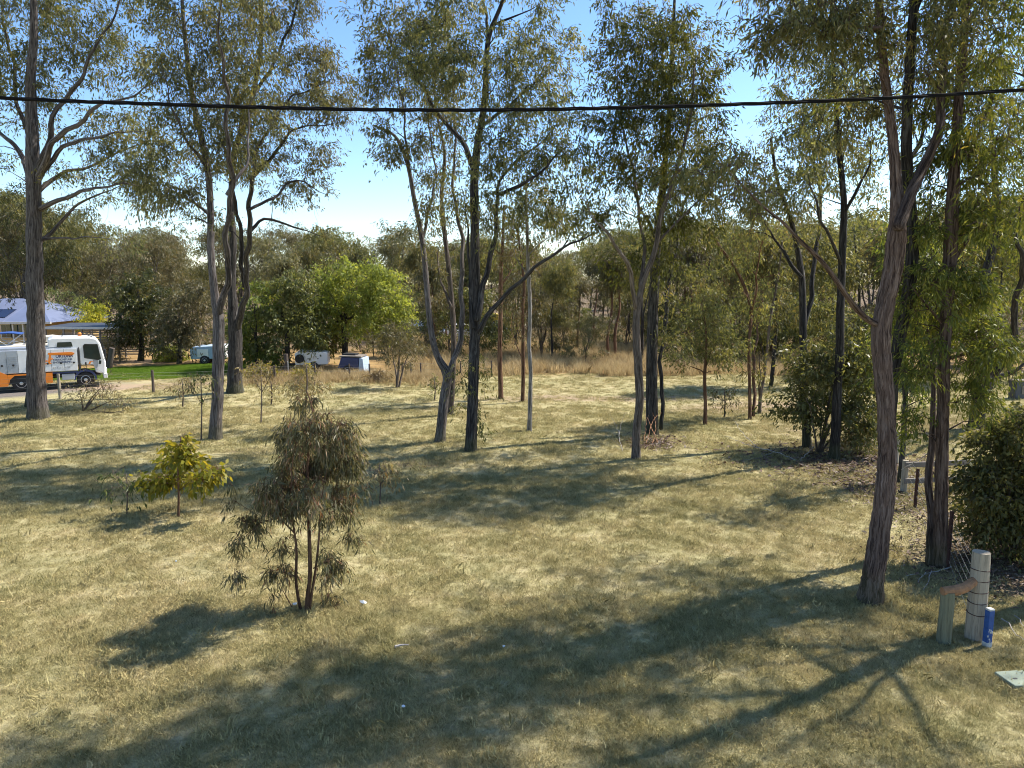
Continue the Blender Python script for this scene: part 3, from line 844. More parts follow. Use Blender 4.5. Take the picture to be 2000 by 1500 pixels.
# right-hand thicket
pix_tree('gum_tree', 'black trunk rising out of the green thicket, nearest of the dark ones there', TREE, (1628, 897), [
    [(1628, 897, 21), (1632, 840, 18), (1636, 760, 16), (1640, 680, 15), (1641, 600, 14), (1645, 500, 13), (1648, 400, 11), (1640, 300, 9), (1632, 190, 7), (1625, 70, 5), (1625, -60, 3)],
    [(1644, 520, 7), (1620, 450, 6), (1590, 380, 5), (1570, 300, 3)], [(1648, 420, 7), (1680, 350, 6), (1700, 270, 4)]],
    [(1600, 150, 70, 80, 46), (1660, 220, 70, 70, 44), (1570, 260, 50, 60, 26), (1640, 330, 70, 50, 30), (1560, 360, 40, 40, 12), (1690, 120, 60, 80, 34), (1600, 60, 80, 60, 36), (1640, -40, 90, 60, 30), (1690, 400, 40, 40, 10)], 81, bark='bark_dark', csize=0.47, per=55)
pix_tree('gum_tree', 'twin-stemmed dark gum at the left edge of the green thicket', TREE, (1577, 870), [
    [(1577, 870, 17), (1573, 800, 15), (1570, 720, 13), (1569, 640, 13), (1567, 560, 12), (1560, 500, 10), (1545, 430, 8), (1520, 360, 6), (1505, 270, 4)],
    [(1570, 640, 10), (1580, 600, 10), (1592, 540, 10), (1598, 470, 9), (1605, 380, 7), (1600, 280, 5), (1590, 180, 3)], [(1565, 540, 8), (1535, 505, 7), (1515, 470, 5), (1480, 420, 3)]],
    [(1540, 320, 50, 60, 24), (1600, 260, 60, 70, 30), (1500, 380, 45, 50, 16), (1570, 420, 45, 40, 14), (1480, 320, 30, 60, 14), (1530, 200, 40, 60, 14)], 82, bark='bark_dark', csize=0.47, per=52)
# 10 the big red-brown gum in front
pix_tree('gum_tree', 'big red-brown gum nearest the camera, its limb reaching left, by the strainer posts', TREE, (1699, 1172), [
    [(1699, 1172, 46), (1708, 1110, 39), (1720, 1030, 36), (1729, 950, 35), (1733, 880, 31), (1730, 800, 30), (1724, 720, 30), (1721, 650, 31), (1730, 590, 30), (1743, 530, 31), (1750, 470, 33), (1753, 420, 25), (1750, 350, 18), (1744, 270, 16), (1736, 210, 14), (1724, 110, 14), (1716, 0, 13), (1712, -150, 10), (1700, -330, 6), (1695, -450, 3)],
    [(1754, 445, 23), (1780, 385, 21), (1812, 320, 19), (1828, 250, 17), (1838, 160, 16), (1850, 60, 16), (1870, -60, 12), (1892, -230, 8), (1905, -380, 4)],
    [(1714, 634, 15), (1690, 622, 12), (1655, 592, 11), (1620, 545, 10), (1580, 490, 9), (1530, 435, 8), (1470, 392, 7), (1425, 355, 5), (1395, 325, 3)],
    [(1722, 55, 8), (1690, 55, 7), (1640, 55, 6), (1590, 38, 5), (1550, 10, 3)], [(1732, 115, 5), (1690, 112, 5), (1660, 95, 3)],
    [(1714, -100, 9), (1650, -160, 8), (1580, -190, 6), (1500, -220, 4)], [(1880, -120, 9), (1950, -190, 8), (2040, -230, 5)], [(1710, -200, 8), (1760, -300, 6), (1780, -400, 4)],
    [(1708, -60, 7), (1640, -60, 5), (1560, -80, 4), (1490, -60, 3)],
], [(1600, 30, 70, 40, 34), (1530, 40, 45, 50, 16), (1680, 40, 60, 50, 26), (1505, 90, 22, 35, 5), (1840, 110, 60, 70, 18), (1600, -80, 110, 60, 38), (1500, -130, 80, 70, 26), (1720, -120, 110, 70, 36), (1560, -230, 120, 80, 34), (1720, -300, 130, 90, 36),
    (1880, -160, 110, 90, 36), (1900, -320, 110, 80, 28), (2020, -200, 80, 70, 20), (1420, 350, 45, 35, 12), (1470, 400, 40, 30, 8), (1700, -430, 110, 60, 40), (1400, -180, 50, 50, 16), (1880, 20, 50, 60, 14)],
    101, bark='bark_red', csize=0.34, per=50, length=0.12, width=0.027, sides=40, ridge=0.28, drift=0.3, step=0.06)
pix_tree('gum_tree', 'dark leaning gum directly behind the big red-brown trunk', TREE, (1722, 1092), [
    [(1722, 1092, 22), (1730, 980, 20), (1737, 860, 19), (1743, 760, 19), (1752, 690, 20), (1764, 620, 21), (1778, 545, 21), (1781, 470, 20), (1776, 380, 19), (1770, 300, 17), (1773, 200, 16), (1779, 90, 14), (1788, -60, 11), (1790, -230, 7), (1795, -350, 4)],
    [(1773, 320, 9), (1800, 270, 7), (1812, 200, 5), (1815, 120, 4)], [(1772, 215, 6), (1735, 205, 5), (1695, 195, 4), (1660, 185, 3)], [(1782, 40, 8), (1810, -40, 7), (1850, -140, 4)]],
    [(1780, 60, 70, 60, 26), (1690, 210, 40, 45, 10), (1800, -100, 120, 80, 30), (1790, -260, 110, 80, 26), (1815, 200, 35, 60, 10), (1700, -160, 80, 70, 26)],
    102, bark='bark_dark', csize=0.34, per=50, length=0.12, width=0.027, sides=20, ridge=0.4, step=0.12)
# 11 twin trunk by the fence
pix_tree('gum_tree', 'twin-trunked brown gum standing on the wire fence line', TREE, (1828, 1105), [
    [(1834, 1105, 25), (1838, 1020, 22), (1839, 930, 22), (1841, 840, 20), (1843, 750, 20), (1846, 660, 19), (1852, 560, 20), (1857, 480, 22), (1860, 400, 20), (1866, 300, 16), (1874, 180, 13), (1885, 50, 11), (1890, -120, 7), (1895, -230, 4)],
    [(1815, 1103, 16), (1820, 1010, 15), (1826, 920, 15), (1828, 830, 14), (1822, 760, 12), (1824, 680, 10), (1810, 600, 7), (1800, 530, 4)],
    [(1852, 700, 8), (1890, 690, 6), (1930, 680, 5), (1960, 700, 3)], [(1857, 520, 8), (1900, 450, 7), (1940, 400, 5)], [(1864, 330, 8), (1910, 270, 6), (1950, 200, 4)], [(1848, 640, 6), (1800, 590, 5), (1770, 560, 3)]],
    [(1830, 560, 60, 45, 34), (1790, 610, 45, 50, 24), (1870, 620, 55, 45, 30), (1900, 560, 45, 40, 18), (1930, 690, 50, 35, 26), (1800, 700, 40, 40, 16), (1890, 760, 45, 40, 18), (1860, 330, 70, 60, 34), (1920, 290, 60, 60, 30), (1900, 420, 55, 50, 26), (1830, 430, 40, 50, 16),
     (1870, 180, 70, 60, 30), (1790, 830, 25, 40, 8), (1900, 60, 80, 70, 34), (1900, -100, 110, 80, 44), (1960, 830, 40, 35, 12)], 111, bark='bark_red', leaf='leaf_yellow', csize=0.32, per=58, length=0.125, width=0.027, sides=28, ridge=0.35, bias=-0.05, step=0.1, drift=0.25)
# 12 trees beyond the fence at the right
pix_tree('gum_tree', 'stout black gum forking low beyond the timber rails', TREE, (1905, 835), [
    [(1905, 835, 24), (1915, 780, 26), (1925, 735, 34), (1918, 690, 22), (1915, 620, 15), (1924, 540, 14), (1940, 480, 13), (1945, 400, 11), (1940, 300, 8), (1935, 200, 5)],
    [(1928, 745, 22), (1955, 705, 18), (1975, 640, 14), (1985, 560, 12), (1985, 460, 10), (1995, 350, 7), (2010, 230, 4)], [(1935, 738, 14), (1970, 730, 10), (2010, 715, 7), (2050, 690, 4)], [(1942, 480, 6), (1970, 440, 5), (2000, 400, 3)]],
    [(1940, 250, 60, 80, 32), (1990, 300, 60, 90, 36), (1960, 430, 50, 60, 22), (2010, 460, 40, 70, 16), (1900, 480, 40, 50, 14), (1990, 180, 60, 70, 26), (1960, 560, 35, 40, 9), (2010, 600, 40, 60, 12)], 121, bark='bark_dark', leaf='leaf_yellow', csize=0.6, per=58, bias=-0.1)
pix_tree('gum_tree', 'narrow dark trunk between the big gum and the twin trunks', TREE, (1757, 945), [
    [(1757, 945, 10), (1764, 860, 9), (1768, 780, 9), (1766, 700, 8), (1775, 620, 7), (1790, 540, 6), (1810, 460, 4), (1820, 380, 3)], [(1768, 760, 4), (1790, 720, 3), (1810, 690, 2)]],
    [(1790, 480, 50, 60, 20), (1775, 640, 35, 40, 12), (1800, 760, 30, 35, 8), (1745, 700, 30, 40, 9)], 122, bark='bark_dark', leaf='leaf_yellow', csize=0.45, per=70, bias=-0.1)

# gum just outside the right edge: its boughs hang into the picture and its shade lies on the lawn
bx, by = 11.8, 13.0
rng_ = np.random.default_rng(131)
st_ = [(np.array([(bx, by, -0.2), (bx, by, 0.05), (bx + .1, by + .1, 2), (bx - .1, by, 4.5), (bx - .3, by - .2, 7), (bx - .2, by - .4, 10), (bx, by - .4, 13.5), (bx + .1, by - .5, 16)]), np.array([.34, .3, .24, .21, .17, .13, .07, .02]))]
for a_, z_, l_ in ((3.3, 5.5, 3.6), (3.9, 7, 3.8), (2.6, 7.5, 3.4), (5.0, 8, 3.2), (3.0, 10, 3.0), (0.5, 8, 3.0), (4.3, 11, 2.6), (1.6, 9, 3)):
    p0 = np.array([bx - .25, by - .25, z_]); dv_ = np.array([math.cos(a_), math.sin(a_), 0.55])
    st_.append((np.array([p0, p0 + dv_ * l_ * .35, p0 + dv_ * l_ * .7 + [0, 0, .25], p0 + dv_ * l_ + [0, 0, .2]]), np.array([.06, .045, .03, .01])))
cl_ = []
for s_ in st_[1:]:
    cl_.append(s_[0][-1] + rng_.normal(size=(40, 3)) * [1.05, 1.05, 0.8]); cl_.append(s_[0][-2] + rng_.normal(size=(12, 3)) * [0.8, 0.8, 0.6])
cl_.append(np.array([bx, by - .4, 13.5]) + rng_.normal(size=(60, 3)) * [1.5, 1.5, 1.2])
r_ = make_tree('gum_tree', (bx, by, 0), st_, np.concatenate(cl_), 0.42, rng_, M['bark_red'], M['leaf_yellow'], 60, 0.13, 0.028, 0.5, 4.0)
tag(r_, 'yellow-green gum outside the right edge, boughs hanging in at the top right corner', TREE)

# ------------------------------------------------------------------ small plants on the lawn
pix_tree('young_eucalypt', 'bushy young eucalypt with drooping narrow leaves on the front lawn', 'shrub', (594, 1195), [
    [(600, 1195, 9), (606, 1120, 8), (604, 1030, 7), (600, 950, 6), (604, 870, 5), (612, 810, 3), (600, 765, 2)],
    [(588, 1195, 8), (578, 1140, 7), (575, 1060, 6), (570, 980, 5), (575, 900, 4), (590, 830, 2)],
    [(604, 1190, 7), (614, 1120, 6), (620, 1040, 5), (624, 970, 4), (642, 900, 3), (660, 840, 2)],
    [(574, 1040, 4), (545, 1010, 4), (515, 980, 3), (485, 950, 2)], [(548, 1012, 3), (510, 1020, 2), (478, 1050, 2)], [(570, 1185, 3), (552, 1150, 2), (545, 1130, 2)], [(622, 1000, 3), (650, 990, 3), (680, 960, 2)], [(612, 1110, 3), (640, 1095, 2), (660, 1080, 2)]],
    [(628, 842, 58, 32, 66), (580, 860, 40, 34, 44), (668, 880, 34, 38, 36), (640, 905, 50, 34, 44), (590, 915, 50, 36, 50), (545, 955, 40, 30, 40), (570, 985, 34, 28, 26), (525, 985, 22, 22, 14), (484, 1022, 20, 26, 15), (474, 1066, 13, 18, 6), (470, 1125, 12, 12, 6),
     (668, 965, 30, 22, 16), (672, 1004, 18, 14, 8), (636, 1010, 16, 18, 7), (548, 1118, 22, 18, 11), (560, 1070, 18, 18, 6), (650, 1100, 22, 20, 13), (634, 1132, 13, 14, 5), (650, 1176, 12, 15, 8), (688, 1052, 16, 9, 5), (692, 905, 14, 26, 7), (600, 785, 24, 10, 8), (612, 960, 30, 26, 18)],
    201, bark='bark_brown', leaf='leaf_shrub', csize=0.16, per=24, length=0.125, width=0.02, droop=0.75, zmin=0.5, thick=0.7, sides=8, ridge=0, depth=0.9, step=0.15, drift=0.08, dens=1.1, spread=1.08, ends=2, bias=0.06)
pix_tree('sapling', 'bright yellow-green sapling with broad leaves and a straight stem', 'sapling', (349, 1012), [
    [(349, 1012, 5), (349, 960, 4), (348, 920, 4), (350, 890, 3), (354, 852, 2)], [(349, 960, 2), (372, 940, 2), (400, 925, 2), (415, 918, 1)], [(348, 940, 2), (325, 932, 2), (300, 935, 1)]],
    [(352, 880, 22, 26, 30), (335, 900, 26, 18, 22), (370, 905, 22, 14, 14), (400, 932, 22, 12, 20), (310, 940, 20, 14, 20), (340, 930, 20, 14, 12), (378, 945, 18, 12, 10)],
    202, bark='bark_brown', leaf='leaf_sapling', csize=0.17, per=9, length=0.17, width=0.085, droop=0.35, zmin=0.4, thick=0.6, sides=6, ridge=0, step=0.15)
SAP = [((742, 986), 906, 35, 'pale thin sapling beside the bushy young eucalypt, to its right', 'leaf_dry', 10), ((248, 1006), 925, 30, 'leafless-looking twig of a sapling left of the yellow-green one', 'leaf_dark', 5),
       ((393, 860), 730, 28, 'thin bare-stemmed sapling close left of the two-stemmed grey gum', 'leaf_dark', 8), ((510, 825), 712, 30, 'slender sapling with yellowish leaf tuft right of the broad-based gum', 'leaf_dry', 24), ((357, 795), 745, 16, 'small sapling with scant leaves by the lone fence post', 'leaf_dry', 10),
       ((530, 790), 745, 18, 'faint wispy sapling behind the slender yellowish one', 'leaf_dry', 10), ((849, 782), 740, 10, 'tiny sapling at the lawn edge left of the V-forked gum', 'leaf_green', 6), ((1415, 812), 760, 26, 'low leafy sapling at the shaded edge by the bare earth', 'leaf_dark', 14)]
for i, (b, ty, rx, lab, lf, n) in enumerate(SAP):
    pix_tree('sapling', lab, 'sapling', b, [[(b[0], b[1], 3), (b[0] + 1, (b[1] + ty) / 2, 2.5), (b[0] - 1, ty, 1.5)], [(b[0], (b[1] * .5 + ty * .5), 1.5), (b[0] + rx * .8, ty + 10, 1)], [(b[0], (b[1] * .45 + ty * .55), 1.5), (b[0] - rx * .8, ty + 14, 1)]],
             [(b[0], ty + 8, rx, 14, n), (b[0], ty + 25, rx * .8, 12, n // 2)], 210 + i, bark='bark_thin', leaf=lf, csize=0.2, per=7, length=0.14, width=0.04, zmin=0.4, thick=0.8, sides=5, ridge=0, droop=0.5, step=0.2)
# the leafy top showing above the young eucalypt
pix_tree('sapling', 'thin brown-leaved sapling showing above the top of the bushy young eucalypt', 'sapling', (597, 850), [
    [(597, 850, 4), (596, 800, 4), (600, 750, 3), (598, 715, 2)], [(590, 848, 3), (585, 800, 2), (575, 755, 2)], [(597, 800, 2), (615, 770, 2), (622, 745, 1)]],
    [(596, 755, 30, 16, 30), (600, 725, 20, 15, 14), (585, 785, 20, 18, 12)], 230, bark='bark_thin', leaf='leaf_dry', csize=0.25, per=14, length=0.13, width=0.04, zmin=0.6, thick=0.8, sides=5, ridge=0)


def bush(name, label, cat, base_px, blobs, seed, leaf, per=60, csize=0.3, length=0.11, width=0.05, stems=5, bark='bark_thin', droop=0.3, thick=0.8, Y=None, group=None, dens=0.9):
    """many-stemmed shrub"""
    b = base_px
    rng = np.random.default_rng(seed)
    st = []
    tot = sorted(blobs, key=lambda q_: -q_[4])[:stems]
    for k, q_ in enumerate(tot):
        bx_ = b[0] + rng.uniform(-6, 6)
        st.append([(bx_ if k else b[0], b[1], 5), ((bx_ * 2 + q_[0]) / 3, (b[1] * 1.4 + q_[1]) / 2.4, 4), (q_[0], q_[1], 2)])
    return pix_tree(name, label, cat, b, st, blobs, seed, bark=bark, leaf=leaf, per=per, csize=csize, length=length, width=width, droop=droop, zmin=0.25, thick=thick, sides=6, ridge=0, depth=1.0, group=group, Y=Y, dens=dens, spread=1.05, ends=2)


bush('shrub', 'large glossy dark green bush at the right edge beyond the wire fence', 'bush', (1975, 1095), [(1945, 868, 38, 26, 30), (1985, 915, 50, 45, 60), (1925, 950, 40, 34, 40), (1968, 985, 60, 40, 70), (2015, 1020, 60, 50, 60), (1905, 1000, 32, 18, 14), (2025, 880, 50, 55, 50), (1985, 1050, 55, 28, 34), (1935, 1035, 36, 22, 18), (2050, 960, 50, 70, 40), (1885, 925, 16, 14, 5), (1960, 835, 22, 18, 8), (2010, 830, 30, 30, 16)],
     301, 'leaf_green', per=30, csize=0.34, length=0.12, width=0.055, stems=9, dens=0.8)
bush('shrub', 'rounded green thicket around the dark trunks right of the lawn', 'bush', (1600, 885), [(1640, 690, 55, 50, 90), (1590, 720, 45, 45, 70), (1690, 720, 40, 55, 60), (1640, 770, 60, 45, 90), (1570, 780, 35, 40, 40), (1620, 820, 50, 35, 50), (1690, 800, 35, 45, 40), (1670, 640, 45, 30, 36), (1545, 800, 25, 25, 14), (1680, 850, 25, 20, 14)],
     302, 'leaf_green', per=40, csize=0.4, length=0.15, width=0.06, stems=8, dens=0.5)
bush('shrub', 'brownish low bush at the foot of the green thicket', 'bush', (1672, 878), [(1672, 855, 26, 18, 24), (1690, 845, 15, 18, 10)], 303, 'leaf_dry', per=40, csize=0.3, length=0.12, width=0.04, stems=3)
bush('shrub', 'sparse yellowish twiggy shrub in front of the truck', 'shrub', (163, 806), [(190, 770, 40, 14, 30), (220, 785, 30, 14, 16), (150, 765, 25, 18, 12), (200, 752, 30, 10, 14), (245, 800, 20, 8, 5)], 304, 'leaf_dry', per=12, csize=0.35, length=0.12, width=0.03, stems=5, thick=1.2)
bush('shrub', 'yellow-green weedy shrub along the fence left of the camper trailer', 'shrub', (510, 745), [(510, 728, 26, 16, 40), (490, 735, 14, 12, 14)], 305, 'leaf_sapling', per=34, csize=0.35, length=0.16, width=0.07, stems=4)
bush('shrub', 'yellow-green weeds in front of the camper trailer', 'shrub', (590, 745), [(585, 735, 28, 10, 34), (605, 732, 16, 9, 14)], 306, 'leaf_sapling', per=34, csize=0.3, length=0.16, width=0.05, stems=4)
bush('shrub', 'straw-coloured grass clump at the far lawn edge', 'shrub', (742, 750), [(740, 738, 12, 11, 26)], 307, 'leaf_dry', per=40, csize=0.3, length=0.3, width=0.03, stems=3)
bush('shrub', 'olive wispy shrub with three thin stems near the blue trailer', 'shrub', (775, 758), [(782, 650, 30, 28, 34), (765, 670, 24, 24, 22), (800, 675, 22, 24, 18), (785, 700, 20, 20, 12)], 308, 'leaf_far', per=46, csize=0.4, length=0.16, width=0.04, stems=3)
bush('shrub', 'low bright yellow-green shrub beside the green lawn under the dark tree', 'shrub', (330, 706), [(330, 690, 22, 18, 44), (345, 697, 16, 10, 18)], 309, 'leaf_bright', per=40, csize=0.4, length=0.18, width=0.09, stems=4)
bush('shrub', 'grey twiggy hedge behind the truck cab', 'shrub', (210, 708), [(215, 672, 18, 16, 30), (205, 690, 14, 16, 20), (228, 690, 12, 14, 14)], 310, 'leaf_dry', per=34, csize=0.4, length=0.2, width=0.03, stems=4)

# ------------------------------------------------------------------ leafy trees around the house
def leafy(label, base_px, blobs, seed, leaf, trunk=14, Y=None, per=70, length=0.21, width=0.085, csize=0.62, fork=0.45, bark='bark_dark', group=None):
    b = base_px
    tot = sorted(blobs, key=lambda q_: -q_[4])
    top = min(q_[1] for q_ in blobs)
    fy = b[1] + (top - b[1]) * fork
    st = [[(b[0], b[1], trunk), (b[0] + 2, (b[1] + fy) / 2, trunk * .85), (b[0], fy, trunk * .75), ((b[0] + tot[0][0]) / 2, (fy + tot[0][1]) / 2, trunk * .5), (tot[0][0], tot[0][1], trunk * .25)]]
    for q_ in tot[1:5]:
        st.append([(b[0], fy, trunk * .5), ((b[0] + q_[0]) / 2, (fy + q_[1]) / 2 - 6, trunk * .35), (q_[0], q_[1], trunk * .15)])
    return pix_tree('leafy_tree', label, 'tree', b, st, blobs, seed, bark=bark, leaf=leaf, per=per, csize=csize, length=length, width=width, droop=0.35, zmin=1.0, sides=8, ridge=0.2, depth=1.0, Y=Y, group=group, dens=0.72, spread=1.08, ends=3)


leafy('big bright lime-green spreading tree behind the blue trailer', (672, 716), [(690, 560, 60, 45, 80), (640, 570, 45, 45, 46), (750, 575, 45, 40, 46), (690, 620, 75, 40, 70), (745, 620, 45, 35, 34), (630, 630, 45, 40, 40), (660, 530, 35, 25, 24), (730, 535, 40, 25, 28), (780, 600, 20, 25, 12)], 401, 'leaf_bright', 13, per=62)
leafy('mid-green tree left of the bright lime-green one', (560, 722), [(545, 590, 45, 45, 50), (590, 600, 40, 50, 46), (560, 640, 55, 40, 50), (520, 640, 35, 40, 30), (600, 660, 35, 30, 26), (570, 555, 35, 25, 20)], 402, 'leaf_green', 11, per=62)
leafy('olive bushy tree behind the broad-based gum stems', (500, 722), [(490, 640, 45, 45, 50), (520, 690, 35, 30, 30), (470, 690, 40, 30, 30), (505, 580, 40, 30, 26)], 403, 'leaf_yellow', 9, per=58)
leafy('dense dark round-headed tree beside the carport', (275, 700), [(270, 570, 45, 40, 60), (255, 620, 38, 40, 46), (300, 610, 38, 45, 50), (280, 660, 45, 28, 40), (240, 575, 22, 30, 16)], 404, 'leaf_dark', 12, Y=50, per=66)
leafy('olive-leaved tree between the dark round tree and the grey gum', (350, 704), [(350, 610, 40, 50, 54), (375, 650, 40, 40, 44), (335, 660, 35, 30, 28), (380, 590, 30, 35, 26)], 405, 'leaf_far', 10, Y=48, per=62, length=0.22, width=0.07)
leafy('small yellowish tree standing behind the carport roof', (180, 690), [(180, 612, 28, 22, 40), (170, 628, 26, 16, 20)], 406, 'leaf_sapling', 6, Y=58, per=50)
leafy('pale green tree just right of the house roof', (135, 690), [(120, 600, 40, 35, 50), (140, 625, 35, 20, 26), (95, 615, 25, 25, 18)], 407, 'leaf_green', 8, Y=64, per=60)
leafy('dark leafy tree directly over the camper trailer', (620, 722), [(620, 665, 35, 25, 36), (600, 640, 30, 30, 26), (650, 650, 26, 26, 20)], 408, 'leaf_green', 8, Y=47.5, per=60)

# ------------------------------------------------------------------ the wood behind: a few grown trees, copied as individuals


def wood_proto(seed, h, nst, spread, leafm, bark, ncl, per, cs, length, width, crown_lo):
    rng = np.random.default_rng(seed)
    stems, cl = [], []
    for k in range(nst):
        lean = rng.uniform(0, 6.28); am = spread * rng.uniform(0.4, 1.0) * (1 if nst > 1 else 0.25)
        top = np.array([math.cos(lean) * am, math.sin(lean) * am, h * rng.uniform(0.82, 1.0)])
        fk = h * rng.uniform(0.05, 0.3) if k else 0
        pts = [np.array([0, 0, -0.3 if k == 0 else fk])]
        for t in (0.25, 0.5, 0.75, 1.0):
            pts.append(np.array([top[0] * t ** 1.2, top[1] * t ** 1.2, fk + (top[2] - fk) * t]) + rng.normal(size=3) * [0.16, 0.16, 0.05] * (h / 12))
        r0 = 0.014 * h * (1.0 if k == 0 else 0.6)
        stems.append((np.array(pts), np.linspace(r0, 0.02, 5)))
        for j in range(4):
            t = rng.uniform(crown_lo, 1.0)
            c = np.array([top[0] * t, top[1] * t, top[2] * t])
            a = rng.uniform(0, 6.28); rr = spread * rng.uniform(0.35, 1.0) * (1.25 - 0.6 * t)
            c = c + np.array([math.cos(a) * rr, math.sin(a) * rr, 0.15 * h * rng.uniform(-0.3, 0.6)])
            n = max(3, int(ncl / (nst * 4) * rng.uniform(0.6, 1.5)))
            cl.append(c + rng.normal(size=(n, 3)) * [spread * 0.30, spread * 0.30, h * 0.06])
        cl.append(np.array([top[0], top[1], top[2] * 0.98]) + rng.normal(size=(max(4, ncl // (nst * 4)), 3)) * [spread * 0.3, spread * 0.3, h * 0.05])
    cl = np.concatenate(cl)
    cl = cl[cl[:, 2] > h * crown_lo * 0.75]
    return make_tree('gum_tree', (0, 0, 0), stems, cl, cs, rng, bark, leafm, per, length, width, 0.5, h * crown_lo * 0.6, 1.3, 8, 0.2, twigs=False, step=0.6)


protos = [
    wood_proto(501, 12, 2, 2.6, M['leaf_far'], M['bark_thin'], 120, 55, 0.95, 0.34, 0.085, 0.45),
    wood_proto(502, 12, 1, 2.4, M['leaf_gum'], M['bark_dark'], 110, 55, 0.95, 0.34, 0.085, 0.5),
    wood_proto(503, 12, 3, 3.2, M['leaf_far'], M['bark_thin'], 140, 55, 0.95, 0.34, 0.085, 0.4),
    wood_proto(504, 12, 2, 3.4, M['leaf_gum'], M['bark_grey'], 150, 60, 1.0, 0.34, 0.09, 0.35),
    wood_proto(505, 12, 1, 1.5, M['leaf_far'], M['bark_brown'], 60, 50, 0.8, 0.32, 0.08, 0.55),     # slender
    wood_proto(506, 12, 2, 1.7, M['leaf_gum'], M['bark_dark'], 70, 50, 0.8, 0.32, 0.08, 0.5),       # slender
    wood_proto(507, 6, 3, 2.2, M['leaf_green'], M['bark_thin'], 90, 55, 0.7, 0.28, 0.09, 0.22),     # understorey
    wood_proto(508, 6, 4, 2.0, M['leaf_far'], M['bark_thin'], 80, 55, 0.65, 0.28, 0.07, 0.2),
]
used = [False] * len(protos)


def copy_tree(o):
    c = o.copy(); COL.objects.link(c)
    for ch in list(o.children):
        d = ch.copy(); COL.objects.link(d); d.parent = c
    return c


def put(pi, x, y, s, rz, label, group, sz=None):
    o = protos[pi]
    if used[pi]: o = copy_tree(protos[pi])
    used[pi] = True
    o.location = (x, y, float(gz(x, y)) if y < 60 else 0.0)
    o.rotation_euler = (0, 0, rz)
    o.scale = (s, s, sz or s)
    tag(o, label, 'gum tree' if pi < 6 else 'small tree', group)


WR = random.Random(77)
MARKS = [(-40, 'the left picture edge'), (75, 'the thick-trunked gum'), (170, 'the truck cab'), (275, 'the dark round tree'), (350, 'the olive tree beside it'), (424, 'the forked grey gum'), (470, 'the broad-based gum'), (545, 'the mid-green tree'),
         (612, 'the camper trailer'), (690, 'the lime-green tree'), (782, 'the olive wispy shrub'), (850, 'the V-forked gum'), (926, 'the dark straight gum'), (978, 'the slim brown gum'), (1034, 'the pole-straight gum'), (1120, 'the long reaching limb'), (1243, 'the bent slender gum'), (1290, 'the black thick trunk'),
         (1377, 'the young bushy tree'), (1467, 'the brown stem pair'), (1570, 'the twin-stemmed dark gum'), (1640, 'the green thicket'), (1728, 'the big red-brown gum'), (1772, 'the dark leaning gum'), (1842, 'the twin-trunked gum'), (1925, 'the stout black gum'), (2020, 'the right picture edge')]


def by_mark(px):
    d_, m_ = min(MARKS, key=lambda q_: abs(q_[0] - px))
    return ('seen behind ' if abs(px - d_) < 14 else 'seen right of ' if px > d_ else 'seen left of ') + m_





def height_for(top_py, Y):
    return at(1000, top_py, Y)[2]


LEFT_TOP = [(0, 395), (60, 400), (130, 440), (200, 470), (240, 500), (270, 455), (310, 450), (360, 470), (420, 450), (520, 440), (600, 450), (640, 480), (700, 470), (740, 430), (790, 460), (830, 500), (900, 470), (1000, 480), (1100, 480), (1150, 470), (1250, 450), (1350, 430), (1450, 470), (1550, 440), (1650, 420), (1750, 430), (1850, 410), (2000, 380)]


def top_at(px):
    return float(np.interp(px, [a for a, _ in LEFT_TOP], [b for _, b in LEFT_TOP]))


def wood(n, x0, x1, Y0, Y1, kinds, label, group, jitter=35, tmul=None):
    for i in range(n):
        px = x0 + (x1 - x0) * (i + WR.uniform(0.1, 0.9)) / n
        Y = WR.uniform(Y0, Y1)
        pi = WR.choice(kinds)
        h = height_for(top_at(px) + WR.uniform(-jitter * 0.4, jitter), Y) if pi < 6 else WR.uniform(2.6, 5.0)
        if tmul: h *= WR.uniform(*tmul)
        x = (px - 1000) * mpp(Y)
        s = h / (12.3 if pi < 6 else 6.2)
        put(pi, x, Y, s * WR.uniform(0.9, 1.15), WR.uniform(0, 6.28), label + ', ' + by_mark(px), group, s)


wood(13, -30, 330, 75, 100, [0, 2, 3, 3], 'olive skyline gum', 'skyline gums behind the house', 75)
wood(8, -30, 330, 62, 74, [2, 3, 6, 7], 'leafy gum below the skyline', 'gums behind the house')
wood(16, 330, 830, 68, 95, [0, 1, 2, 3], 'brownish-olive skyline gum', 'skyline gums behind the lime-green tree', 75)
wood(22, 800, 1500, 75, 110, [0, 1, 2, 3], 'far gum behind the straw grass', 'far gums behind the straw grass')
wood(30, 830, 1560, 48, 74, [4, 5, 0, 1, 4], 'slender gum in the straw grass', 'slender gums in the straw grass', 50)
wood(12, 830, 1560, 46, 60, [6, 7], 'small bushy tree in the straw grass', 'small trees in the straw grass')
wood(16, 1460, 2060, 60, 100, [0, 1, 2, 3], 'far olive gum in the wood', 'far gums behind the thicket')
wood(12, 1440, 2060, 36, 58, [4, 5, 5, 1], 'slim dark-stemmed gum', 'slim gums behind the thicket', 60)
wood(8, 1500, 2060, 34, 50, [6, 7, 6], 'small bushy tree', 'small trees behind the thicket')
wood(26, -120, 2120, 115, 160, [0, 2, 3], 'distant small-looking gum', 'distant gums at the back', 25)
wood(26, 780, 2060, 66, 84, [6, 7, 7], 'low scrubby tree deep in the wood', 'scrub deep in the wood')
wood(10, 380, 860, 52, 66, [6, 7, 4], 'small scrubby tree', 'small trees behind the trailers')

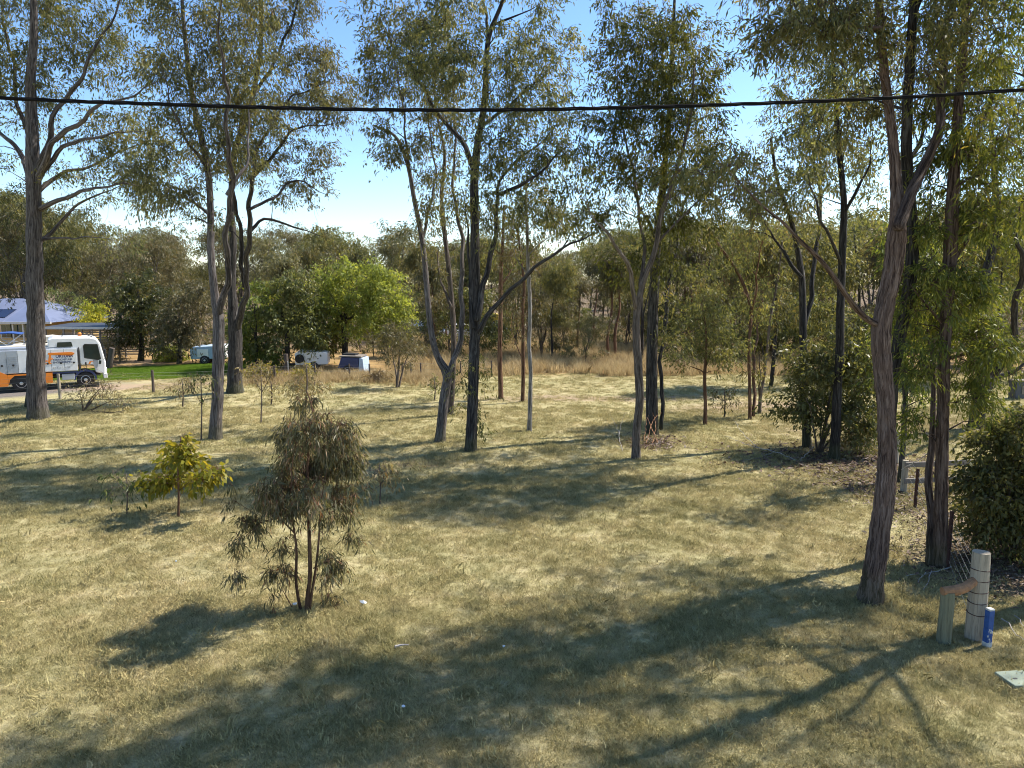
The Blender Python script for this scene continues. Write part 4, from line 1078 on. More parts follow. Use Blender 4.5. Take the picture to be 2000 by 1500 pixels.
same = {}
for o in COL.objects:
    if o.parent is None and o.get('label'): same.setdefault(o['label'], []).append(o)
for lab, lst in same.items():
    if 2 <= len(lst) <= 3:
        lst.sort(key=lambda q_: q_.location.y)
        for q_, w_ in zip(lst, ('nearer', 'farther') if len(lst) == 2 else ('nearest', 'middle', 'farthest')): q_['label'] = lab + ', ' + w_

# ------------------------------------------------------------------ grass


def blade_patch(name, rng, n, rad, h, w, mat, lean=0.5):
    """a tuft of single-face blades, kept outside the scene and scattered below"""
    a = rng.uniform(0, 6.28, n); r = rad * np.sqrt(rng.uniform(0, 1, n))
    b = np.stack([r * np.cos(a), r * np.sin(a), np.full(n, -0.005)], -1)
    d = rng.normal(size=(n, 3)) * lean; d[:, 2] = 1.0
    d /= np.linalg.norm(d, axis=1, keepdims=True)
    L = h * rng.uniform(0.45, 1.3, n)
    t = rng.uniform(0, 6.28, n)
    sd = np.stack([np.cos(t), np.sin(t), np.zeros(n)], -1) * (w * rng.uniform(0.6, 1.4, n) / 2)[:, None]
    mid = b + d * (L * 0.55)[:, None]
    bend = rng.normal(size=(n, 3)) * 0.5; bend[:, 2] = -0.15
    tip = mid + (d + bend) * (L * 0.45)[:, None]
    V = np.stack([b - sd, b + sd, mid + sd * 0.7, tip, mid - sd * 0.7], 1).reshape(-1, 3)
    me = np_mesh(name, V, np.arange(5 * n), np.full(n, 5), False, attrs={'rnd': rng.uniform(0, 1, n)})
    me.materials.append(mat)
    return bpy.data.objects.new(name, me)


def scatter(name, pts, scl, rot, tufts):
    """one grass object: points with an instancing node tree"""
    me = bpy.data.meshes.new(name)
    me.vertices.add(len(pts)); me.vertices.foreach_set('co', np.ascontiguousarray(pts, dtype=np.float32).ravel())
    a = me.attributes.new('scl', 'FLOAT', 'POINT'); a.data.foreach_set('value', np.ascontiguousarray(scl, dtype=np.float32))
    a = me.attributes.new('rot', 'FLOAT_VECTOR', 'POINT'); a.data.foreach_set('vector', np.ascontiguousarray(rot, dtype=np.float32).ravel())
    o = link_mesh(name, me)
    tc = bpy.data.collections.new(name + '_tufts')
    for t in tufts: tc.objects.link(t)
    ng = bpy.data.node_groups.new(name, 'GeometryNodeTree')
    ng.interface.new_socket('Geometry', in_out='INPUT', socket_type='NodeSocketGeometry')
    ng.interface.new_socket('Geometry', in_out='OUTPUT', socket_type='NodeSocketGeometry')
    gi, go = ng.nodes.new('NodeGroupInput'), ng.nodes.new('NodeGroupOutput')
    ci = ng.nodes.new('GeometryNodeCollectionInfo'); ci.inputs[0].default_value = tc; ci.inputs[1].default_value = True; ci.inputs[2].default_value = True
    ip = ng.nodes.new('GeometryNodeInstanceOnPoints'); ip.inputs['Pick Instance'].default_value = True
    na = ng.nodes.new('GeometryNodeInputNamedAttribute'); na.data_type = 'FLOAT'; na.inputs[0].default_value = 'scl'
    nr = ng.nodes.new('GeometryNodeInputNamedAttribute'); nr.data_type = 'FLOAT_VECTOR'; nr.inputs[0].default_value = 'rot'
    ng.links.new(gi.outputs[0], ip.inputs['Points']); ng.links.new(ci.outputs[0], ip.inputs['Instance'])
    ng.links.new(nr.outputs[0], ip.inputs['Rotation']); ng.links.new(na.outputs[0], ip.inputs['Scale'])
    ng.links.new(ip.outputs[0], go.inputs[0])
    mod = o.modifiers.new('tufts', 'NODES'); mod.node_group = ng
    return o


GR = np.random.default_rng(900)


def in_view(n, d0, d1, margin=1.06):
    """random ground points between two distances inside a wide wedge ahead of the camera"""
    y = np.sqrt(GR.uniform(d0 ** 2, d1 ** 2, n))
    hw = (y + 1.2) * (1000 / FPX) * margin + 0.6
    return GR.uniform(-1, 1, n) * hw, y


def clumpy(x, y, f=1.0):
    v = np.sin(x * 2.1 * f + 1.7 * np.sin(y * 1.3 * f)) + np.sin(y * 2.7 * f + 1.9 * np.sin(x * 1.1 * f + 0.7)) + 0.8 * np.sin((x + y) * 5.3 * f) + 0.8 * np.sin((x * 1.7 - y) * 6.1 * f)
    return v / 3.6


px_, py_ = [], []
for (n, a, b) in ((26000, 6.0, 12.0), (26000, 12.0, 20.0), (26000, 20.0, 31.0), (16000, 31.0, 43.0)):
    x, y = in_view(n, a, b); px_.append(x); py_.append(y)
x = np.concatenate(px_); y = np.concatenate(py_)
cx_, cy_ = gp(1960, 1080)
bare = ((x - cx_) / 2.0) ** 2 + ((y - cy_) / 2.4) ** 2 < 1
dx_, dy_ = gp(40, 772)
drive = (np.abs((y - dy_) - (x - dx_) * 0.55) < 3.2) & (x < dx_ + 4)
keep = ~(bare & (GR.uniform(0, 1, len(x)) < 0.8)) & ~drive
x, y = x[keep], y[keep]
ncl = 5200                                   # rougher brown tussocks
tx_, ty_ = in_view(ncl, 6.5, 30.0)
tk_ = clumpy(tx_, ty_, 0.6) > -0.15
tx_, ty_ = tx_[tk_], ty_[tk_]
sc_ = np.clip(0.85 + 0.45 * clumpy(x, y) + GR.normal(size=len(x)) * 0.15, 0.4, 1.7) * np.clip(0.85 + y * 0.022, 1.0, 1.7)
rot_ = np.stack([GR.normal(size=len(x)) * 0.12, GR.normal(size=len(x)) * 0.12, GR.uniform(0, 6.28, len(x))], -1)
x = np.concatenate([x, tx_]); y = np.concatenate([y, ty_])
sc_ = np.concatenate([sc_, GR.uniform(1.3, 2.1, len(tx_))])
rot_ = np.concatenate([rot_, np.stack([GR.normal(size=len(tx_)) * 0.3, GR.normal(size=len(tx_)) * 0.3, GR.uniform(0, 6.28, len(tx_))], -1)])
tufts = [blade_patch('lawn_tuft', np.random.default_rng(910 + k), 46, 0.13, 0.045 + 0.012 * (k % 3), 0.0065, M['lawn'], 0.9) for k in range(5)]
o = scatter('lawn_grass', np.stack([x, y, gz(x, y)], -1), sc_, rot_, tufts)
tag(o, 'short dry straw and olive lawn grass covering the paddock', 'grass', kind='stuff')
# tall straw grass behind the lawn
n = 9000
y = GR.uniform(41.5, 78, n) ** 1.0
px = GR.uniform(760, 1720, n)
x = (px - 1000) * (y * CT + 0.7) / FPX
edge = 41.5 + 1.5 * np.sin(x * 0.6) + np.clip((x - 4) * -0.05, -1, 1.5)
k = y > edge
x, y = x[k], y[k]
tufts = [blade_patch('straw_tuft', np.random.default_rng(930 + q_), 40, 0.28, 0.55 + 0.12 * (q_ % 3), 0.02, M['straw'], 0.35) for q_ in range(4)]
o = scatter('straw_grass', np.stack([x, y, np.zeros(len(x))], -1), GR.uniform(0.5, 1.25, len(x)), np.stack([np.zeros(len(x)), np.zeros(len(x)), GR.uniform(0, 6.28, len(x))], -1), tufts)
tag(o, 'tall straw-coloured grass between the slender gums behind the lawn', 'grass', kind='stuff')
# straw along the left fence
n = 1500
px = GR.uniform(470, 900, n); py = 742 + GR.normal(size=n) * 5
g = np.array([gp(a, b) for a, b in zip(px, py)])
o = scatter('fence_weeds', np.stack([g[:, 0], g[:, 1], np.zeros(n)], -1), GR.uniform(0.4, 1.0, n), np.stack([np.zeros(n), np.zeros(n), GR.uniform(0, 6.28, n)], -1), [blade_patch('weed_tuft', np.random.default_rng(940 + q_), 36, 0.22, 0.6, 0.018, M['straw'], 0.4) for q_ in range(3)])
tag(o, 'dry weeds along the post-and-wire fence in front of the trailers', 'grass', kind='stuff')
# green lawn
n = 7000
x0_, y0_ = gp(290, 727)
a = GR.uniform(0, 6.28, n); r = np.sqrt(GR.uniform(0, 1, n))
ex, ey = 6.4 * r * np.cos(a), 3.3 * r * np.sin(a)
x = x0_ + ex * math.cos(.35) - ey * math.sin(.35); y = y0_ + ex * math.sin(.35) + ey * math.cos(.35)
o = scatter('green_lawn', np.stack([x, y, gz(x, y)], -1), GR.uniform(0.6, 1.3, n), np.stack([np.zeros(n), np.zeros(n), GR.uniform(0, 6.28, n)], -1), [blade_patch('green_tuft', np.random.default_rng(950 + q_), 40, 0.16, 0.10, 0.012, M['green'], 0.6) for q_ in range(3)])
tag(o, 'bright green watered lawn beyond the truck', 'grass', kind='stuff')

# fallen leaves under the bush and thicket
def litter(name, label, spots, seed, size=0.07):
    rng = np.random.default_rng(seed)
    P = []
    for (px, py, rx, ry, n) in spots:
        cx, cy = gp(px, py); v = rng.normal(size=(n, 2)) * 0.55
        P.append(np.stack([cx + v[:, 0] * rx, cy + v[:, 1] * ry], -1))
    P = np.concatenate(P); n = len(P)
    c = np.stack([P[:, 0], P[:, 1], gz(P[:, 0], P[:, 1]) + rng.uniform(0.02, 0.06, n)], -1)
    ax = rng.normal(size=(n, 3)); ax[:, 2] *= 0.3; ax /= np.linalg.norm(ax, axis=1, keepdims=True)
    sd = np.cross(ax, [0, 0, 1.0] + rng.normal(size=(n, 3)) * 0.4); sd /= np.linalg.norm(sd, axis=1, keepdims=True)
    L = size * rng.uniform(0.6, 1.5, n)[:, None]
    V = np.stack([c - ax * L, c + sd * L * 0.3 + [0, 0, 0.01], c + ax * L, c - sd * L * 0.3], 1).reshape(-1, 3)
    me = np_mesh(name, V, np.arange(4 * n), np.full(n, 4), False, attrs={'rnd': rng.uniform(0, 1, n)})
    tag(link_mesh(name, me, M['leaf_litter']), label, 'leaf litter', kind='stuff')


M['leaf_litter'] = leaf_mat('leaf_litter', [(0.0, (0.05, 0.03, 0.022)), (0.5, (0.15, 0.095, 0.065)), (0.85, (0.20, 0.145, 0.10)), (1.0, (0.26, 0.21, 0.16))], 0.1, 0.6)
litter('leaf_litter', 'brown fallen leaves under the big dark bush and the fence', [(1950, 1105, 1.6, 1.6, 2600), (1900, 1010, 1.6, 3.0, 1600), (1800, 1010, 1.0, 2.5, 700)], 960, 0.05)
litter('leaf_litter', 'brown fallen leaves under the green thicket', [(1640, 900, 3.0, 2.2, 2200), (1275, 865, 0.9, 0.9, 500), (1690, 950, 1.0, 1.5, 500)], 961, 0.08)

# ------------------------------------------------------------------ truck
def seg_rot(axis, ang): return Matrix.Rotation(ang, 4, axis)


tx, ty = gp(168, 752)
truck = empty('service_truck', (tx, ty, 0.0), math.radians(31))
tag(truck, 'white cab-over service truck with silver and orange body parked at the left', 'truck')


def wheel(parent, x, y, r=0.40, w=0.26, out=-1):
    e = MB().lathe([(r * 0.58, -w / 2), (r * 0.93, -w / 2), (r, -w * 0.32), (r, w * 0.32), (r * 0.93, w / 2), (r * 0.58, w / 2)], 28, Matrix.Translation((x, y, r)) @ seg_rot('X', math.pi / 2)).build('tyre', M['tyre'], None, smooth=True)
    wl = empty('wheel', (0, 0, 0)); wl.parent = parent
    e.parent = wl
    rm = MB().lathe([(r * 0.60, -0.07), (r * 0.60, 0.05), (r * 0.50, 0.07), (r * 0.40, 0.0), (r * 0.22, 0.02), (r * 0.20, 0.09), (r * 0.10, 0.10)], 20, Matrix.Translation((x, y + out * (w / 2 - 0.06), r)) @ seg_rot('X', math.pi / 2 * (1 if out < 0 else -1))).build('rim', M['rim'], wl)
    nut = MB()
    for k in range(6):
        a = k * math.pi / 3
        nut.box((x + r * 0.3 * math.cos(a), y + out * (w / 2 + 0.0), r + r * 0.3 * math.sin(a)), (0.035, 0.05, 0.035))
    nuts = nut.build('wheel_nut', M['black'], wl); nuts['kind'] = 'stuff'
    return wl


YS = -1.05                                                     # side towards the camera
for wx in (0.0, -2.75):
    wheel(truck, wx, -0.86, out=-1); wheel(truck, wx, 0.86, out=1)
MB().box((-1.8, 0, 0.62), (5.0, 0.8, 0.22)).build('chassis', M['black'], truck, 0.02)
# cab
cab_poly = [(-1.55, 1.0), (-0.5, 1.0), (-0.5, 1.15), (0.42, 1.15), (0.47, 0.75), (0.92, 0.62), (0.96, 1.25), (0.78, 2.2), (0.62, 2.48), (0.35, 2.56), (-1.3, 2.6), (-1.52, 2.5)]
MB().prism(cab_poly, -0.95, 0.95).build('cab', M['white'], truck, 0.07, seg=3)
sw = MB().prism([(0.02, 1.52), (0.60, 1.38), (0.74, 1.42), (0.63, 2.18), (0.08, 2.2), (0.02, 2.14)], -0.962, -0.955).build('side_window', M['glass'], truck)
MB().bar([(0.02, -0.965, 1.52), (0.60, -0.965, 1.38), (0.745, -0.965, 1.42), (0.635, -0.965, 2.19), (0.07, -0.965, 2.21), (0.01, -0.965, 2.14), (0.02, -0.965, 1.52)], 0.018, 5).build('seal', M['black'], sw)
MB().prism([(-1.15, 2.12), (-0.45, 2.12), (-0.5, 2.36), (-1.1, 2.36)], -0.963, -0.955).build('rear_side_window', M['glass'], truck)
dr = MB().prism([(-0.06, 1.2), (0.45, 1.18), (0.52, 0.95), (0.66, 0.92), (0.78, 1.4), (0.6, 1.37), (0.02, 1.5)], -0.968, -0.955).build('door', M['white'], truck)
MB().prism([(0.42, 1.02), (0.54, 0.93), (0.62, 1.2), (0.6, 1.37), (0.38, 1.40)], -0.974, -0.969).build('grey_flash', M['grey_decal'], dr)
MB().box((0.06, -0.975, 1.22), (0.07, 0.03, 0.16)).build('handle', M['black'], dr, 0.01)
MB().box((0.70, -0.972, 1.26), (0.11, 0.03, 0.19), ry=0.15).build('lower_window', M['glass'], dr, 0.01)
MB().prism([(0.16, 1.18), (0.26, 1.20), (0.30, 1.30), (0.44, 1.31), (0.44, 1.335), (0.24, 1.335), (0.20, 1.25)], -0.974, -0.969).build('door_emblem', M['orange'], dr)
MB().add([(0.965, -0.8, 1.35), (0.965, 0.8, 1.35), (0.80, 0.78, 2.2), (0.80, -0.78, 2.2)], [(0, 1, 2, 3)]).build('windscreen', M['glass'], truck)
MB().box((0.90, 0, 0.55), (0.18, 1.95, 0.26)).build('bumper', M['white'], truck, 0.03)
for s in (-1, 1):
    MB().box((0.965, s * 0.72, 0.86), (0.05, 0.32, 0.18)).build('headlight', M['pale_decal'], truck, 0.02)
    mr = MB().box((0.95, s * 1.16, 1.70), (0.09, 0.20, 0.46)).build('mirror', M['black'], truck, 0.03)
    MB().bar([(0.80, s * 0.95, 2.1), (0.93, s * 1.14, 2.08), (0.95, s * 1.15, 1.5), (0.86, s * 0.96, 1.4)], 0.014, 5).build('mirror_arm', M['black'], mr)
ga = [(math.cos(a) * 0.52, 0.40 + math.sin(a) * 0.52) for a in np.linspace(-0.1, math.pi * 1.0, 14)] + [(math.cos(a) * 0.43, 0.40 + math.sin(a) * 0.43) for a in np.linspace(math.pi * 1.0, -0.1, 14)]
MB().prism(ga, -1.02, -0.62).build('mudguard', M['navy'], truck)
MB().prism([(x - 2.75, z) for x, z in ga], -1.045, -0.62).build('mudguard', M['black'], truck)
# body
MB().box((-2.45, 0, 1.47), (4.3, 2.08, 1.16)).build('body', M['silver'], truck, 0.03)
MB().box((-2.3, -0.5, 2.10), (3.6, 0.9, 0.1)).build('body_lid', M['silver'], truck, 0.02)
pan = [(-4.58, -3.74), (-3.72, -3.28), (-3.26, -2.82), (-2.80, -2.20), (-2.18, -1.44), (-1.42, -0.88), (-0.86, -0.32)]
for k, (a, b) in enumerate(pan):
    pn = MB().box(((a + b) / 2, YS - 0.012, 1.475), (b - a, 0.024, 1.10)).build('locker_panel', M['silver'] if k < 3 else M['white'], truck, 0.006)
    if k: MB().lathe([(0.05, 0), (0.05, 0.03), (0.02, 0.035)], 10, Matrix.Translation((b - 0.14 if k > 2 else a + 0.25, YS - 0.024, 1.32)) @ seg_rot('X', math.pi / 2)).build('latch', M['black'], pn)
for k in range(5):
    MB().box((-3.04, YS - 0.03, 1.72 - 0.10 * k), (0.40, 0.012, 0.025)).build('vent_slot', M['grey_decal'], truck)
MB().prism([(-3.74, 1.12), (-3.28, 0.86), (-3.28, 0.30), (-3.74, 0.30)], YS - 0.04, YS - 0.026).build('orange_skirt', M['orange'], truck)
MB().prism([(-3.27, 0.86), (-1.42, 0.86), (-1.42, 0.36), (-2.2, 0.36), (-2.28, 0.62), (-2.45, 0.80), (-3.0, 0.80), (-3.2, 0.62), (-3.27, 0.36)], YS - 0.04, YS - 0.004).build('orange_skirt', M['orange'], truck)
MB().box((-2.9, 0.0, 0.6), (2.9, 2.0, 0.45)).build('under_tray', M['black'], truck)
MB().box((-0.87, -0.98, 0.83), (1.10, 0.06, 0.09)).build('navy_rail', M['navy'], truck)
MB().box((-0.75, -0.90, 0.60), (0.55, 0.3, 0.30)).build('tool_box', M['silver'], truck, 0.02)
MB().bar([(-2.1, -0.9, 2.05), (-2.1, -0.9, 2.17), (-0.6, -0.9, 2.17), (-0.6, -0.9, 2.05)], 0.02, 6).build('roof_rail', M['rim'], truck)
MB().bar([(-0.9, -0.7, 2.58), (-0.85, -0.7, 2.72), (0.2, -0.7, 2.68), (0.45, -0.7, 2.56)], 0.02, 6).build('cab_rack', M['black'], truck)
MB().bar([(-0.9, 0.7, 2.58), (-0.85, 0.7, 2.72), (0.2, 0.7, 2.68), (0.45, 0.7, 2.56)], 0.02, 6).build('cab_rack', M['black'], truck)
MB().lathe([(0.09, 0), (0.085, 0.12), (0.05, 0.17), (0.01, 0.18)], 12, Matrix.Translation((-0.1, 0.3, 2.58))).build('beacon', M['orange'], truck)
MB().bar([(-0.22, -0.93, 0.85), (-0.22, -0.93, 1.9), (-0.2, -0.85, 2.3)], 0.06, 8).build('air_intake', M['black'], truck)
MB().lathe([(0.28, 0), (0.30, 0.05), (0.28, 0.4), (0.30, 0.75), (0.28, 0.9), (0.05, 0.92)], 16, Matrix.Translation((-4.45, -0.85, 1.0))).build('drum', M['blue'], truck, smooth=True)
MB().box((-4.35, -0.98, 0.45), (0.3, 0.08, 0.4)).build('rear_step', M['silver'], truck)


def text_part(s, size, x, z, mat, parent, name='lettering', shear=0.0, bold=0.0, width=None):
    cu = bpy.data.curves.new('txt', 'FONT'); cu.body = s; cu.size = size; cu.extrude = 0.003; cu.shear = shear; cu.offset = bold
    ob = bpy.data.objects.new('txt', cu); COL.objects.link(ob)
    bpy.context.view_layer.update()
    me = bpy.data.meshes.new_from_object(ob.evaluated_get(bpy.context.evaluated_depsgraph_get()))
    bpy.data.objects.remove(ob)
    V = np.zeros(len(me.vertices) * 3, dtype=np.float32); me.vertices.foreach_get('co', V); V = V.reshape(-1, 3)
    f = width / max(1e-6, np.ptp(V[:, 0])) if width else 1.0
    W = np.stack([x + (V[:, 0] - V[:, 0].min()) * f, YS - 0.032 - V[:, 2], z + V[:, 1]], -1)
    me.vertices.foreach_set('co', np.ascontiguousarray(W, dtype=np.float32).ravel()); me.update()
    me.materials.clear()
    o = link_mesh(name, me, mat, parent); o['kind'] = 'stuff'
    return o


text_part('ORTUNA', 0.25, -1.22, 1.60, M['navy'], truck, shear=0.15, bold=0.006, width=0.74)
text_part('STRAIGHTLINE', 0.13, -1.34, 1.45, M['navy'], truck, bold=0.002, width=0.82)
text_part('ENGINEERING', 0.13, -1.36, 1.32, M['navy'], truck, bold=0.002, width=0.82)
text_part('07 3277 5620', 0.12, -1.38, 1.06, M['grey_decal'], truck, width=0.72)
text_part('F12', 0.16, -3.66, 0.42, M['navy'], truck, width=0.26)
MB().prism([(-1.70, 1.30), (-1.42, 1.30), (-1.42, 1.35), (-1.47, 1.35), (-1.44, 1.52), (-1.34, 1.52), (-1.34, 1.58), (-1.43, 1.58), (-1.41, 1.74), (-0.42, 1.74), (-0.55, 1.68), (-0.38, 1.80), (-0.55, 1.86), (-1.52, 1.86), (-1.55, 1.78), (-1.50, 1.76), (-1.57, 1.36), (-1.70, 1.34)], YS - 0.036, YS - 0.026).build('orange_emblem', M['orange'], truck)
MB().prism([(-1.72, 1.42), (-1.58, 1.42), (-1.57, 1.48), (-1.66, 1.50)], YS - 0.036, YS - 0.026).build('orange_emblem', M['orange'], truck)

# ------------------------------------------------------------------ boat behind the truck
p = at(70, 672, 46.0)
boat = empty('boat', (p[0], 46.0, 0.0), math.radians(28))
boat.scale = (0.9, 0.9, 0.82)
tag(boat, 'cream boat with a blue canopy, behind the truck', 'boat')
prof = [(-3.4, 1.0), (-3.3, 1.75), (0.8, 1.9), (2.5, 2.1), (2.9, 2.15), (2.2, 1.4), (1.2, 1.0)]
MB().prism(prof, -0.95, 0.95).build('hull', M['cream'], boat, 0.12, seg=3)
MB().prism([(-0.6, 1.9), (-0.1, 2.35), (1.0, 2.45), (2.2, 2.2), (2.3, 2.1)], -0.7, 0.7).build('foredeck', M['cream'], boat, 0.1, seg=3)
MB().prism([(-0.62, 2.0), (-0.15, 2.45), (-0.1, 2.43), (-0.55, 1.98)], -0.72, 0.72).build('windscreen', M['glass'], boat)
MB().prism([(-2.6, 2.62), (-2.2, 2.74), (-1.4, 2.78), (-0.7, 2.66), (-0.7, 2.62), (-1.4, 2.70), (-2.2, 2.66), (-2.6, 2.56)], -0.85, 0.85).build('canopy', M['blue'], boat)
for yy in (-0.82, 0.82):
    MB().bar([(-1.6, yy, 1.85), (-2.5, yy, 2.6)], 0.02, 5).build('canopy_frame', M['rim'], boat)
    MB().bar([(-1.6, yy, 1.85), (-0.75, yy, 2.63)], 0.02, 5).build('canopy_frame', M['rim'], boat)
    MB().bar([(-3.2, yy, 1.75), (-3.2, yy, 2.05), (-1.0, yy, 2.1), (-0.5, yy, 1.9)], 0.018, 5).build('side_rail', M['rim'], boat)
    wheel(boat, -1.2, yy, 0.32, 0.2, out=-1 if yy < 0 else 1)
MB().bar([(-3.0, 0.5, 0.6), (1.8, 0.5, 0.7), (4.0, 0.0, 0.55), (1.8, -0.5, 0.7), (-3.0, -0.5, 0.6)], 0.06, 6).build('trailer_frame', M['wire'], boat)
for xx in (-2.2, 0.2):
    MB().box((xx, 0, 0.85), (0.15, 1.2, 0.35)).build('trailer_cradle', M['wire'], boat)

# ------------------------------------------------------------------ house and carport
HY = 58.0
hl, hr = at(-160, 630, HY), at(99, 630, HY)
house = empty('brick_house', ((hl[0] + hr[0]) / 2, HY, 0.0))
tag(house, 'yellow brick house with a blue-grey hipped roof and solar panels, left edge', 'house')
hw = (hr[0] - hl[0]); ez = float(hl[2])
hx0, hx1 = -hw / 2, hw / 2
MB().box((-0.3, 4.5, ez / 2), (hw - 1.4, 8.0, ez - 0.04)).build('wall', M['brick'], house)
rf = MB()
rz_ = 3.55
rv = [(hx0, 0, ez), (hx1, 0, ez), (hx1, 9, ez), (hx0, 9, ez), (hx0 + 3.8, 4.5, rz_ + .4), (hx1 - 3.8, 4.5, rz_ + .4)]
rf.add(rv, [(0, 1, 5, 4), (1, 2, 5), (2, 3, 4, 5), (3, 0, 4), (3, 2, 1, 0)])
roof = rf.build('roof', M['roof'], house)
slope = math.atan2(rz_ + .4 - ez, 4.5)
for k in range(26):           # standing ribs of the roof sheets
    xx = hx0 + 3.9 + k * (hw - 7.8) / 25
    y_, z_ = 2.25, (ez + rz_ + .4) / 2
    MB().box((xx, y_, z_ + 0.02), (0.04, 4.4 / math.cos(slope) * 0.98, 0.04), rx=slope).build('roof_rib', M['roof'], roof)
MB().box((0, -0.05, ez - 0.02), (hw + 0.1, 0.12, 0.16)).build('gutter', M['fascia'], house)
for k in range(5):
    MB().box((hx1 - 4.6 - k * 1.05, 1.5, ez + 1.5 * math.tan(slope) + 0.08), (1.0, 1.55, 0.04), rx=slope).build('solar_panel', M['solar'], house)
for px, w in ((5, 0.8), (30, 1.2), (52, 0.7)):
    wp = at(px, 645, HY)[0] - house.location.x
    wdw = MB().box((wp, 0.47, 1.45), (w + .12, 0.08, 1.12)).build('window', M['fascia'], house)
    MB().box((wp - w / 4, 0.42, 1.45), (w / 2 - .05, 0.04, 1.0)).build('pane', M['glass'], wdw)
    MB().box((wp + w / 4, 0.42, 1.45), (w / 2 - .05, 0.04, 1.0)).build('pane', M['glass'], wdw)
for px in (24, 44):
    wp = at(px, 645, HY)[0] - house.location.x
    MB().box((wp, 0.1, ez / 2), (0.1, 0.1, ez - 0.1)).build('verandah_post', M['fascia'], house)
CY = 49.0
ca, cb = at(84, 640, CY), at(234, 640, CY)
car = empty('carport', ((ca[0] + cb[0]) / 2, CY, 0.0))
tag(car, 'low flat carport with a slatted timber back wall beside the house', 'carport')
cw = cb[0] - ca[0]; cz = float(ca[2])
MB().box((0, 1.6, cz + 0.06), (cw, 3.4, 0.08), rx=0.03).build('roof', M['dark_roof'], car)
MB().box((0, -0.14, cz - 0.02), (cw + 0.05, 0.05, 0.15)).build('fascia', M['fascia'], car)
for k in range(5):
    MB().box((-cw / 2 + 0.15 + k * (cw - 0.3) / 4, 0.0, cz / 2 - 0.06), (0.1, 0.1, cz - 0.05)).build('post', M['timber'], car)
    MB().box((-cw / 2 + 0.15 + k * (cw - 0.3) / 4, 3.1, cz / 2), (0.1, 0.1, cz)).build('post', M['timber'], car)
for k in range(11):
    MB().box((0.3, 3.02, 0.25 + k * 0.17), (cw - 0.9, 0.03, 0.10)).build('slat', M['slat'], car)

# ------------------------------------------------------------------ trailers and other things behind the left fence


def place(name, label, cat, px, py, Y, rz=0.0):
    p_ = at(px, py, Y)
    return tag(empty(name, (p_[0], Y, 0.0), rz), label, cat)


t = place('camper_trailer', 'white box camper trailer with a black spare wheel on its end', 'trailer', 612, 722, 44.5, 0.15)
MB().prism([(-0.95, 0.42), (0.95, 0.42), (0.95, 1.10), (0.80, 1.18), (-0.80, 1.22), (-0.98, 1.10)], -0.75, 0.75).build('body', M['white'], t, 0.04)
MB().box((-0.25, 0, 1.25), (0.9, 1.3, 0.06)).build('roof_hatch', M['pale_decal'], t, 0.02)
for xx in (-0.25, 0.28):
    pn = MB().box((xx, -0.765, 0.80), (0.45, 0.03, 0.5)).build('door_panel', M['white'], t, 0.01)
    MB().box((xx + 0.1, -0.785, 0.78), (0.08, 0.02, 0.05)).build('latch', M['black'], pn)
MB().lathe([(0.10, 0), (0.24, 0.0), (0.27, 0.04), (0.27, 0.12), (0.22, 0.15), (0.08, 0.13)], 18, Matrix.Translation((-0.68, -0.76, 0.80)) @ seg_rot('X', math.pi / 2)).build('spare_wheel', M['tyre'], t)
for s in (-1, 1): wheel(t, 0.1, s * 0.72, 0.30, 0.18, out=s)
MB().bar([(-0.9, 0.3, 0.4), (-1.9, 0, 0.42), (-0.9, -0.3, 0.4)], 0.035, 6).build('drawbar', M['black'], t)
t = place('covered_trailer', 'small trailer under dark blue canvas with a pale blue end flap', 'trailer', 688, 726, 43.0, -0.1)
MB().prism([(-0.68, 0.35), (0.55, 0.35), (0.62, 0.98), (-0.45, 1.02)], -0.6, 0.6).build('canvas', M['navy'], t, 0.04)
MB().prism([(0.56, 0.10), (0.92, 0.10), (0.84, 0.95), (0.64, 0.98)], -0.62, 0.6).build('end_flap', M['pale_blue'], t, 0.02)
MB().box((0.10, 0, 1.05), (1.3, 1.25, 0.07), ry=0.02).build('top', M['timber_grey'], t, 0.01)
MB().box((-0.1, 0.1, 1.14), (0.8, 0.7, 0.1)).build('roof_box', M['black'], t, 0.03)
for s in (-1, 1): wheel(t, -0.05, s * 0.62, 0.28, 0.17, out=s)
t = place('box_trailer', 'pale blue and white box trailer glimpsed behind the forked grey gum', 'trailer', 414, 706, 48.0, 0.1)
MB().prism([(-1.1, 0.40), (0.5, 0.40), (0.5, 1.15), (0.3, 1.25), (-0.9, 1.2), (-1.1, 1.05)], -0.8, 0.8).build('body', M['pale_blue'], t, 0.05)
MB().box((0.82, 0, 0.85), (0.58, 1.5, 0.85)).build('end_locker', M['white'], t, 0.04)
MB().box((-0.3, -0.82, 0.8), (0.7, 0.03, 0.5)).build('side_panel', M['white'], t, 0.01)
for s in (-1, 1): wheel(t, -0.2, s * 0.76, 0.32, 0.2, out=s)
t = place('dark_machine', 'low dark wheeled machine half hidden by shrubs', 'machine', 524, 716, 47.0, 0.2)  # unidentified wheeled machine, simplified to a mower-like shape
MB().prism([(-0.6, 0.25), (0.6, 0.25), (0.65, 0.55), (0.3, 0.68), (0.05, 0.5), (-0.2, 0.5), (-0.25, 0.85), (-0.4, 0.9), (-0.55, 0.5)], -0.35, 0.35).build('body', M['black'], t, 0.05)
MB().bar([(0.25, 0, 0.65), (0.08, 0, 0.95)], 0.025, 6).build('steering_post', M['rim'], t)
for xx in (-0.4, 0.45):
    for s in (-1, 1): wheel(t, xx, s * 0.42, 0.22, 0.16, out=s)
t = place('water_tank', 'dark green tank with a white roof beyond the straw grass', 'tank', 815, 655, 73.0)
MB().lathe([(1.75, 0), (1.78, 0.1), (1.75, 0.5), (1.78, 0.6), (1.75, 1.0), (1.78, 1.05)], 32, None).build('shell', M['tank'], t, smooth=False)
